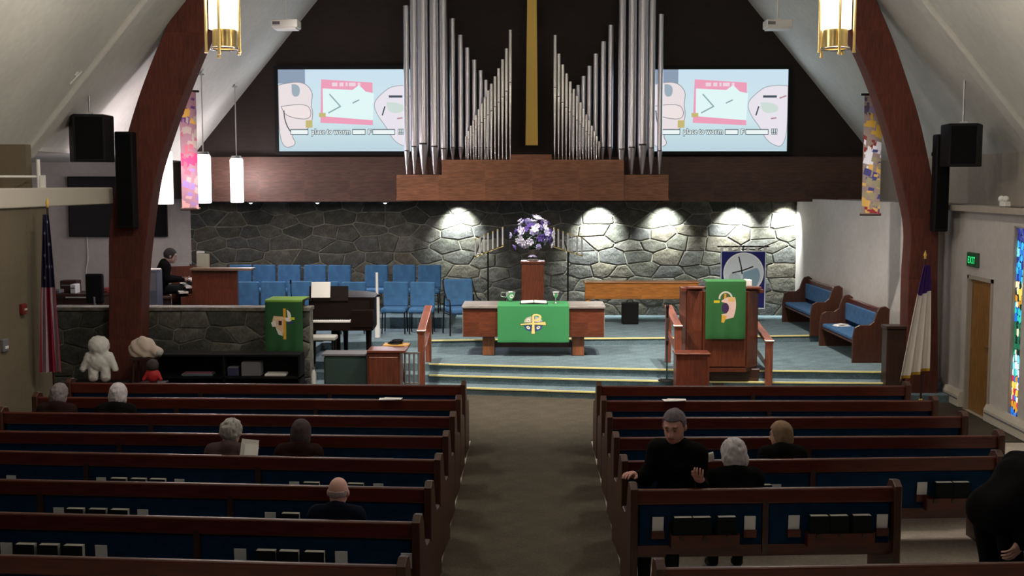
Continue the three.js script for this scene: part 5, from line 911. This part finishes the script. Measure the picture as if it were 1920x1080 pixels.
function addHymnal(px, py, pew, label, group) {
  const x = pew.localX(px, py), w = pew.g.localToWorld(V(x, 0.421, 0.062));
  if (!hymnalProto) { hymnalProto = hymnal(); hymnalProto.position.copy(w); hymnalProto.rotation.y = pew.g.rotation.y; hymnalProto.userData.label = label; hymnalProto.userData.group = group; return; }
  copyOf(hymnalProto, w.toArray(), pew.g.rotation.y, label, group);
}
function addCard(px, py, pew, label, group) {
  const x = pew.localX(px, py); holder(pew.g, x);
  const w = pew.g.localToWorld(V(x, 0.478, 0.026));
  const s = single('pew_card', label, 'card', [RB(0.088, 0.16, 0.008, 0, 0.08, 0, { r: 0.002, rx: 0.06 })], m.card, { group });
  s.position.copy(w); s.rotation.y = pew.g.rotation.y;
}
const rowD = [13.4, 12.48, 11.56, 10.64, 9.72, 8.8, 7.88, 6.96], slant = [0.02, 0.02, 0.035, 0.04, 0.07, 0.06, 0.065, 0.065];
const ORD = ['front', 'second', 'third', 'fourth', 'fifth', 'sixth', 'seventh', 'eighth'];
function pewAt(x0, d0, x1, a, label, o = {}) {   // from the left end (x0) to the right end (x1) at aisle depth d0
  const left = x1 < 0, L = Math.abs(x1 - x0) * Math.hypot(1, a), t = thing('pew', label, 'pew');
  // left block: aisle end is its right end
  t.position.set(left ? x0 : x0, 0, -(left ? d0 + a * (x1 - x0) : d0)); t.rotation.y = left ? -Math.atan(a) : Math.atan(a);
  buildPew(t, L, o); t.updateMatrixWorld(true);
  return { g: t, L, localX: (px, py) => { const r = ray(px, py), n = V(0, 0, 1).applyQuaternion(t.quaternion), q = camera.position.clone().addScaledVector(r, t.position.clone().addScaledVector(n, 0.06).sub(camera.position).dot(n) / r.dot(n)); return t.worldToLocal(q).x; } };
}
const pewsL = [], pewsR = [];
for (let k = 0; k < 8; k++) {
  pewsL.push(pewAt(-5.5, rowD[k], -0.77, slant[k], ORD[k] + ' dark wooden pew from the steps, on the lectern side of the aisle'));
  if (k === 6) { pewsR.push(null); continue; }
  pewsR.push(pewAt(0.77, rowD[k] - 0.02, k === 5 ? 2.87 : k === 7 ? 4.3 : 4.42 - (k === 4 ? 0.35 : 0), slant[k], k === 5 ? 'short two-bay wooden pew on the pulpit side, behind the white-haired worshipper' : ORD[k] + ' dark wooden pew from the steps, on the pulpit side of the aisle', k === 5 ? { bays: 2 } : {}));
}
const HL = (side, k, w) => 'dark-covered hymnal in the ' + w + 'rack behind the ' + ORD[k] + ' pew from the steps, ' + (side ? 'pulpit' : 'lectern') + ' side', HG = (side, k, w) => 'hymnals in the ' + w + 'rack of the ' + ORD[k] + ' pew' + (side ? ' pulpit side' : ' lectern side');
const CL = (side, k, w) => 'pale card beside the ' + w + 'rack behind the ' + ORD[k] + ' pew from the steps, ' + (side ? 'pulpit' : 'lectern') + ' side', CG = (side, k, w) => 'cards by the ' + w + 'rack of the ' + ORD[k] + ' pew' + (side ? ' pulpit side' : ' lectern side');
const racks = [
  [0, 3, 868, [656, 691, 724], []], [0, 4, 905, [223, 260, 296], [18, 187, 334]], [0, 4, 915, [584, 667], [550, 708]], [0, 5, 965, [142, 184, 225], [107, 265]], [0, 5, 974, [545], [505]],
  [0, 6, 1032, [49, 93, 139], [8, 186]], [0, 6, 1045, [499, 542, 590], [448, 638, 762]],
  [1, 3, 862, [1674, 1707, 1743], [1645]], [1, 4, 908, [1769, 1801], [1732]], [1, 4, 915, [1430], [1457, 1295]], [1, 5, 979, [1280, 1315, 1362], [1235, 1408]], [1, 5, 975, [1535, 1572, 1615], [1491, 1657]],
];
for (const [side, k, py, books, cards] of racks) {
  const pew = (side ? pewsR : pewsL)[k], twin = racks.filter((r) => r[0] === side && r[1] === k).length > 1, w = !twin ? '' : (books[0] < (side ? 1480 : 400)) === !!side ? 'aisle-side ' : 'wall-side ';
  if (books.length) { const xs = books.map((b) => pew.localX(b, py)), lo = Math.min(...xs) - 0.09, hi = Math.max(...xs) + 0.09; rack(pew.g, (lo + hi) / 2, Math.max(0.46, hi - lo)); }
  for (const b of books) addHymnal(b, py, pew, HL(side, k, w), HG(side, k, w));
  for (const c of cards) addCard(c, py, pew, CL(side, k, w), CG(side, k, w));
}
// the two side pews of the chancel
for (const [x, d0, d1, y0, label] of [[5.62, 18.35, 20.35, 0.36, 'wooden side pew with blue cushions and papers, beside the steps'], [5.52, 20.75, 22.9, 0.48, 'wooden side pew with blue cushions in the corner by the stone wall']]) {
  const t = thing('side_pew', label, 'pew', [x, y0, -d0], Math.PI / 2 + 0.02, 'chancel side pews'); delete t.userData.group;
  buildPew(t, d1 - d0, { cushion: m.blue, bays: 2 });
}
{ const s = thing('service_leaflets', 'white service leaflets left on the blue side pew cushion', 'leaflets', [5.35, 0.36 + 0.401, -19.9], 0.3); part(s, 'leaflet', [B(0.24, 0.012, 0.18, 0, 0.006, 0)], m.paper); part(s, 'leaflet', [B(0.22, 0.012, 0.16, 0.03, 0.018, -0.06, { ry: 0.4 })], m.paper); part(s, 'spine', [B(0.2, 0.012, 0.03, -0.02, 0.03, 0.05, { ry: 0.3 })], m.white); }
// bulletins lying on pew tops
for (const [side, k, px, label] of [[0, 1, 730, 'folded white bulletin on the top rail of the second pew, lectern side'], [1, 1, 1265, 'folded white bulletin on the top rail of the second pew, pulpit side']]) {
  const pew = (side ? pewsR : pewsL)[k], x = pew.localX(px, 757), w = pew.g.localToWorld(V(x, RAIL + 0.002, 0)), s = thing('bulletin', label, 'bulletin', w.toArray(), pew.g.rotation.y); part(s, 'leaf', [B(0.24, 0.004, 0.12, 0, 0.003, 0, { ry: 0.08 })], m.paper); part(s, 'fold', [B(0.2, 0.004, 0.1, 0.03, 0.008, 0, { ry: -0.1 })], m.paper);
}

// ------------------------------------------------------------------ people
const headF = (p) => {
  let v = ell(p, [0, 0.022, 0.012], [0.077, 0.1, 0.097]);
  v = smin(v, ell(p, [0, -0.05, -0.03], [0.058, 0.06, 0.065]), 0.04);
  v = smin(v, ell(p, [0, -0.088, -0.062], [0.026, 0.022, 0.024]), 0.03);
  v = smin(v, rcone(p, [0, 0.012, -0.09], [0, -0.028, -0.108], 0.009, 0.014), 0.02);
  v = smin(v, rcone(p, [-0.035, 0.03, -0.08], [0.035, 0.03, -0.08], 0.012, 0.012), 0.02);
  for (const s of [-1, 1]) { v = smin(v, ell(p, [s * 0.08, -0.006, 0.012], [0.012, 0.032, 0.02]), 0.008); v = -smin(-v, Math.hypot(p[0] - s * 0.031, p[1] - 0.01, p[2] + 0.099) - 0.012, 0.015); v = smin(v, Math.hypot(p[0] - s * 0.031, p[1] - 0.009, p[2] + 0.078) - 0.012, 0.004); }
  v = smin(v, rcone(p, [-0.018, -0.056, -0.086], [0.018, -0.056, -0.086], 0.008, 0.008), 0.01);
  return smin(v, rcone(p, [0, -0.05, 0.025], [0, -0.19, 0.035], 0.052, 0.06), 0.03);
};
const headGeo = iso(headF, [-0.12, -0.22, -0.15], [0.12, 0.15, 0.14], 0.0075);
// relaxed hand: wrist at origin, fingers towards -y, palm facing -z, thumb towards +x
const handGeo = iso((p) => {
  let v = rcone(p, [0, 0.02, 0], [0, -0.03, 0], 0.026, 0.028);
  v = smin(v, rcone(p, [-0.022, -0.05, 0], [0.022, -0.05, 0], 0.019, 0.02), 0.03); v = smin(v, rcone(p, [-0.024, -0.085, 0], [0.024, -0.085, 0], 0.014, 0.015), 0.025);
  const fin = [[0.03, 0.068, 0.0095], [0.011, 0.078, 0.0095], [-0.01, 0.072, 0.009], [-0.029, 0.056, 0.008]];
  for (const [x, L, r] of fin) { const a = [x, -0.09, 0], b = [x * 1.1, -0.09 - L * 0.5, -0.008], c = [x * 1.12, -0.09 - L * 0.85, -0.03], e = [x * 1.1, -0.09 - L, -0.052]; v = smin(v, rcone(p, a, b, r * 1.05, r), 0.006); v = smin(v, rcone(p, b, c, r, r * 0.95), 0.004); v = smin(v, rcone(p, c, e, r * 0.95, r * 0.85), 0.004); }
  v = smin(v, rcone(p, [0.028, -0.035, -0.004], [0.056, -0.07, -0.022], 0.014, 0.011), 0.012); return smin(v, rcone(p, [0.056, -0.07, -0.022], [0.058, -0.1, -0.038], 0.011, 0.009), 0.005);
}, [-0.06, -0.2, -0.08], [0.09, 0.06, 0.04], 0.0055);
function tinted(g, f) { const p = g.attributes.position, c = new Float32Array(p.count * 3); for (let i = 0; i < p.count; i++) { const k = f(p.getX(i), p.getY(i), p.getZ(i)); c.set(k, i * 3); } g = g.clone(); g.setAttribute('color', new THREE.BufferAttribute(c, 3)); return g; }
const headTint = tinted(headGeo, (x, y, z) => { for (const s of [-1, 1]) { const d = Math.hypot(x - s * 0.031, y - 0.009); if (z < -0.075 && d < 0.006) return [0.05, 0.04, 0.04]; if (z < -0.075 && d < 0.012) return [1, 1, 1]; if (z < -0.07 && Math.abs(y - 0.036) < 0.006 && Math.abs(x - s * 0.032) < 0.02) return [0.35, 0.3, 0.28]; } if (z < -0.08 && Math.abs(y + 0.056) < 0.009 && Math.abs(x) < 0.024) return [0.85, 0.5, 0.5]; return [1, 1, 1]; });
const handTint = tinted(handGeo, () => [1, 1, 1]);
function person(o) {
  const s = o.scale ?? 1, t = thing('person', o.label, 'person', o.at, o.yaw ?? 0); t.scale.setScalar(s);
  const J = { hipL: [-0.09, 0.56, 0], hipR: [0.09, 0.56, 0], kneeL: [-0.12, 0.57, -0.43], kneeR: [0.12, 0.57, -0.43], ankL: [-0.12, 0.09, -0.44], ankR: [0.12, 0.09, -0.44], toeL: [-0.13, 0.045, -0.6], toeR: [0.13, 0.045, -0.6], elL: [-0.25, 0.77, -0.12], elR: [0.25, 0.77, -0.12], wrL: [-0.11, 0.7, -0.34], wrR: [0.11, 0.7, -0.34], pel: [0, 0.58, 0], ...(o.J ?? {}) };
  const h = o.hunch ?? 0.1, up = (x, y, z) => { const dy = y - J.pel[1], dz = z; return [x + J.pel[0] + (o.side ?? 0) * dy, J.pel[1] + dy * Math.cos(h) + dz * Math.sin(h), J.pel[2] - dy * Math.sin(h) + dz * Math.cos(h)]; };
  const o58 = J.pel[1] - 0.58, U = (x, y, z) => up(x, y + o58, z);
  const waist = U(0, 0.72, 0.0), chest = U(0, 0.9, 0.01), shL = U(-0.17, 1.02, 0), shR = U(0.17, 1.02, 0), neck = U(0, 1.06, 0.01), hc = o.head ?? U(0, 1.225, -0.03 - (o.nod ?? 0.1) * 0.15);
  const L = (a, x) => [a[0] + x, a[1], a[2]];
  const torso = [[L(J.pel, -0.07), L(J.pel, 0.07), 0.115, 0.115], [L(waist, -0.065), L(waist, 0.065), 0.105, 0.105], [L(chest, -0.09), L(chest, 0.09), 0.115, 0.115], [shL, shR, 0.062, 0.062], [U(0, 1.07, 0.015), shL, 0.058, 0.06], [U(0, 1.07, 0.015), shR, 0.058, 0.06]];
  const arms = [[shL, J.elL, 0.054, 0.042], [J.elL, J.wrL, 0.042, 0.029], [shR, J.elR, 0.054, 0.042], [J.elR, J.wrR, 0.042, 0.029]];
  const legs = [[J.hipL, J.kneeL, 0.085, 0.06], [J.kneeL, J.ankL, 0.058, 0.04], [J.hipR, J.kneeR, 0.085, 0.06], [J.kneeR, J.ankR, 0.058, 0.04]];
  const feet = [[J.ankL, J.toeL, 0.042, 0.032], [J.ankR, J.toeR, 0.042, 0.032]];
  const neckB = [[neck, hc, 0.056, 0.05]];
  const field = (list, grow, k = 0.05) => (p) => { let v = 9; for (const [a, b, ra, rb] of list) v = smin(v, rcone(p, a, b, ra + grow, rb + grow), k); return v; };
  const box = (list, m2 = 0.17) => { const lo = [9, 9, 9], hi = [-9, -9, -9]; for (const [a, b] of list) for (const q of [a, b]) for (let i = 0; i < 3; i++) { lo[i] = Math.min(lo[i], q[i] - m2); hi[i] = Math.max(hi[i], q[i] + m2); } return [lo, hi]; };
  const white = (g) => tinted(g, () => [1, 1, 1]), all = [...torso, ...arms, ...legs, ...feet, ...neckB], bb = box(all);
  const headM = new THREE.Matrix4().makeRotationFromEuler(new THREE.Euler(-(o.nod ?? 0.1), o.turn ?? 0, o.tip ?? 0, 'YXZ')).scale(V(1.14, 1.1, 1.12)).setPosition(...hc);
  const bits = [white(iso(field(all, -0.004), bb[0], bb[1], 0.022)), headTint.clone().applyMatrix4(headM)];
  for (const sd of ['L', 'R']) {
    const e = V(...J['el' + sd]), w = V(...J['wr' + sd]), y = e.clone().sub(w).normalize(), inward = V(sd === 'L' ? 1 : -1, 0, 0), z = inward.clone().cross(y).normalize(), x = y.clone().cross(z).normalize();
    if (!o.palmIn) { const mm = new THREE.Matrix4().makeBasis(x.multiplyScalar(1), y, z); const g = handTint.clone(); bits.push(g.applyMatrix4(mm.setPosition(w.x, w.y, w.z))); }
    else { const zz = V(sd === 'L' ? -1 : 1, 0, 0).addScaledVector(y, -V(sd === 'L' ? -1 : 1, 0, 0).dot(y)).normalize(), xx = y.clone().cross(zz).normalize(); bits.push(handTint.clone().applyMatrix4(new THREE.Matrix4().makeBasis(xx, y, zz).setPosition(w.x, w.y, w.z))); }
  }
  const plain = bits.map((g) => { const q = g.index ? g.toNonIndexed() : g; for (const k of Object.keys(q.attributes)) if (!['position', 'normal', 'color'].includes(k)) q.deleteAttribute(k); return q; });
  const body = part(t, 'body', mergeGeometries(plain), new THREE.MeshStandardMaterial({ color: o.skin ?? lin(0.55, 0.33, 0.26), roughness: 0.6, vertexColors: true }), { keep: true });
  const neckY = neck[1], tb = box([...torso, ...arms]);
  part(t, 'top', [iso((p) => { const v = field([...torso, ...arms], o.loose ?? 0.018, 0.06)(p); let cut = -9; for (const w of [J.wrL, J.wrR]) cut = Math.max(cut, 0.03 - Math.hypot(p[0] - w[0], p[1] - w[1], p[2] - w[2])); return Math.max(v + 0.004 * Math.sin(p[1] * 40 + p[0] * 23) * Math.sin(p[2] * 31), cut); }, tb[0], tb[1], 0.022)], o.top, { label: o.topLabel });
  if (o.collar) part(t, 'collar', [new THREE.TorusGeometry(0.062, 0.018, 8, 20).rotateX(Math.PI / 2 - h).translate(...U(0, 1.085, 0.01))], o.collar);
  const lb = box(legs, 0.14); part(t, 'trousers', [iso(field([...legs, [L(J.pel, -0.05), L(J.pel, 0.05), 0.11, 0.11]], 0.012, 0.05), lb[0], lb[1], 0.022)], o.bottom ?? m.cover);
  const fb = box(feet, 0.09); part(t, 'shoes', [iso(field(feet, 0.01, 0.02), fb[0], fb[1], 0.016)], m.black);
  if (o.hair) {
    const hv = o.hair, g = hv.grow ?? 0.012, low = hv.low ?? -0.06;
    const f = (p) => { let v = ell(p, [0, 0.026, 0.016], [0.078 + g, 0.101 + g, 0.098 + g]); if (low < -0.08) v = smin(v, ell(p, [0, -0.05, 0.03], [0.08 + g, 0.1, 0.075 + g]), 0.03); { const an = Math.atan2(p[0], p[2] + 0.001), fz = hv.fuzz ?? 0.003; v += fz * 1.6 * (vnoise(an * 7 + 40, p[1] * 30 + 20, 997, 61) - 0.5) + (fz * 0.6 + 0.002) * (vnoise(an * 26 + 90, p[1] * 45 + 50, 997, 62) - 0.5); } v = Math.max(v, low - p[1]); const face = Math.max(p[2] + (hv.fringe ?? 0.035) + p[1] * 0.25, Math.abs(p[0]) - 0.078 - g, p[1] - 0.07); v = Math.max(v, -face); if (hv.bald) v = Math.max(v, p[1] - 0.03 + p[2] * 0.2, -(p[2] + 0.01)); return v; };
    const hg = iso(f, [-0.17, -0.2, -0.18], [0.17, 0.19, 0.19], 0.009).applyMatrix4(headM);
    part(t, 'hair', [hg], M(hv.color, 0.9), { label: hv.label });
  }
  return t;
}
// a worshipper whose head top is seen at px, py on that pew: place along the bench and stature
function seated(px, py, pew, o) {
  const h = o.hunch ?? 0.2, dz = -0.19, fwd = 0.65 * Math.sin(h) * 0.88, n = V(0, 0, 1).applyQuaternion(pew.g.quaternion), r = ray(px, py);
  const q0 = pew.g.localToWorld(V(0, 0, dz - fwd)), q = camera.position.clone().addScaledVector(r, q0.sub(camera.position).dot(n) / r.dot(n));
  const x = pew.g.worldToLocal(q.clone()).x, w = pew.g.localToWorld(V(x, 0, dz)), full = 0.58 + 0.645 * Math.cos(h) + 0.125;
  return person({ ...o, hunch: h, at: [w.x, 0, w.z], yaw: pew.g.rotation.y, scale: q.y / full });
}
const matte = { specularIntensity: 0.15 }, dark = M(lin(0.005, 0.0045, 0.005), 1, matte), brownTop = M(lin(0.022, 0.01, 0.009), 1, matte), mauve = M(lin(0.07, 0.045, 0.046), 1, matte), navyTop = M(lin(0.005, 0.007, 0.015), 1, matte);
const white_h = lin(0.5, 0.47, 0.5), grey_h = lin(0.2, 0.17, 0.18);
seated(108, 722, pewsL[2], { hunch: 0.2, nod: 0.25, turn: -0.3, top: brownTop, hair: { color: grey_h, grow: 0.016, fuzz: 0.006, low: -0.1 }, label: 'person with mauve-grey hair seated near the striped flag' });
seated(219, 722, pewsL[2], { hunch: 0.2, nod: 0.2, top: dark, hair: { color: white_h, grow: 0.02, fuzz: 0.006, low: -0.1 }, label: 'person with pale silver hair and dark top seated below the white plush figure' });
seated(430, 791, pewsL[4], { hunch: 0.22, nod: 0.35, turn: -0.35, top: mauve, topLabel: 'dull mauve top', collar: m.paper, hair: { color: lin(0.36, 0.34, 0.32), grow: 0.026, fuzz: 0.012, low: -0.08 }, J: { elR: [0.25, 0.8, -0.1], wrR: [0.22, 0.93, -0.3] }, label: 'person with fluffy grey hair in a mauve top reading a white sheet' });
seated(562, 791, pewsL[4], { hunch: 0.2, nod: 0.25, top: brownTop, hair: { color: lin(0.045, 0.03, 0.033), grow: 0.018, low: -0.13 }, label: 'person with dark bobbed hair in a brown top seated on the lectern side' });
seated(632, 898, pewsL[6], { hunch: 0.16, nod: 0.2, top: navyTop, skin: lin(0.6, 0.34, 0.29), hair: { color: lin(0.42, 0.34, 0.34), grow: 0.004, bald: true, low: -0.07 }, label: 'bald person in a navy top seated on the lectern side' });
seated(1378, 829, pewsR[5], { hunch: 0.2, nod: 0.25, turn: 0.25, top: dark, hair: { color: lin(0.45, 0.42, 0.44), grow: 0.026, fuzz: 0.008, low: -0.11 }, label: 'white-haired person in black seated in the short two-bay pew' });
seated(1466, 794, pewsR[4], { hunch: 0.18, nod: 0.2, turn: 0.9, top: dark, skin: lin(0.5, 0.28, 0.2), hair: { color: lin(0.2, 0.13, 0.08), grow: 0.016, low: -0.1 }, label: 'person with light brown hair turned sideways in the fifth pew, pulpit side' });
{ // turned round on the bench, facing the people behind
  const q = P(1272, 790, 9.35);
  person({ at: [q.x, 0, -9.28], yaw: Math.PI - 0.5, scale: 0.97, hunch: 0.1, nod: 0.3, turn: 0.1, head: [0, 1.3, -0.12], top: dark, topLabel: 'black jacket', skin: lin(0.5, 0.26, 0.22), hair: { color: lin(0.13, 0.11, 0.13), grow: 0.008, low: 0.0, fringe: 0.015 }, J: { pel: [0, 0.63, 0], elR: [0.24, 0.84, -0.16], wrR: [0.26, 0.9, -0.32], elL: [-0.26, 0.8, -0.1], wrL: [-0.3, 0.92, -0.3] }, label: 'grey-haired person in a black jacket turned round to talk in the short two-bay pew' });
}
{ // stooping figure in the side aisle by the short pew
  const q = P(1874, 1000, 7.9);
  person({ at: [q.x + 0.08, 0, -7.98], yaw: -1.15, scale: 1, hunch: 1.0, nod: 0.6, top: dark, topLabel: 'black coat', loose: 0.04, bottom: dark, J: { pel: [0, 0.93, 0.1], hipL: [-0.1, 0.9, 0.1], hipR: [0.1, 0.9, 0.1], kneeL: [-0.1, 0.48, 0.02], kneeR: [0.1, 0.48, 0.02], ankL: [-0.1, 0.09, 0.1], ankR: [0.1, 0.09, 0.1], toeL: [-0.11, 0.045, -0.06], toeR: [0.11, 0.045, -0.06], elL: [-0.2, 0.98, -0.2], wrL: [-0.18, 0.74, -0.22], elR: [0.24, 0.98, -0.12], wrR: [0.22, 0.78, 0.08] }, palmIn: true, hair: { color: lin(0.1, 0.09, 0.085), grow: 0.01, low: -0.05 }, label: 'person in a black coat stooping in the side aisle beside the short pew' });
}
{ // organist
  const q = P(299, 470, 20.8), b = thing('organ_bench', 'dark wooden organ bench under the organist', 'bench', [q.x, 0.48, -20.8], -1.15); part(b, 'seat', [RB(0.9, 0.05, 0.3, 0, 0.7, 0, { r: 0.01 })], m.darkwood); for (const s of [-1, 1]) part(b, 'side', [B(0.04, 0.68, 0.28, s * 0.36, 0.34, 0)], m.darkwood);
  person({ at: [q.x, 0.76, -20.8], yaw: -1.15, scale: 0.95, hunch: 0.2, nod: 0.3, top: dark, topLabel: 'black top', collar: m.paper, skin: lin(0.3, 0.2, 0.17), hair: { color: lin(0.02, 0.018, 0.018), grow: 0.012, low: -0.05 }, J: { wrL: [-0.16, 0.75, -0.4], wrR: [0.16, 0.75, -0.4], ankL: [-0.1, 0.02, -0.34], ankR: [0.1, 0.02, -0.34], toeL: [-0.1, 0.0, -0.48], toeR: [0.1, 0.0, -0.48] }, label: 'dark-haired organist in black at the organ console' });
}
{ // paper held by the reading worshipper
  const q = P(467, 850, 10.0), t = thing('reading_sheet', 'white sheet held up by the grey-haired reader', 'paper', [q.x, P(467, 866, 10).y, q.z], 0.2); part(t, 'sheet', [B(0.15, 0.2, 0.004, 0, 0.1, 0, { rx: -0.35, rz: -0.15 })], m.paper); part(t, 'fold', [B(0.12, 0.12, 0.003, 0.02, 0.1, 0.012, { rx: -0.5, rz: -0.1 })], m.paper);
}
{ const q = P(1332, 858, 9.22), t = thing('folded_note', 'small white folded note in the hand of the turned person in black', 'paper', [q.x, q.y - 0.03, q.z], 0.4); part(t, 'note', [B(0.06, 0.07, 0.01, 0, 0.035, 0, { rz: 0.2 })], m.paper); part(t, 'flap', [B(0.05, 0.03, 0.012, 0, 0.05, 0.006, { rz: 0.2 })], m.paper); }

renderer.render(scene, camera);
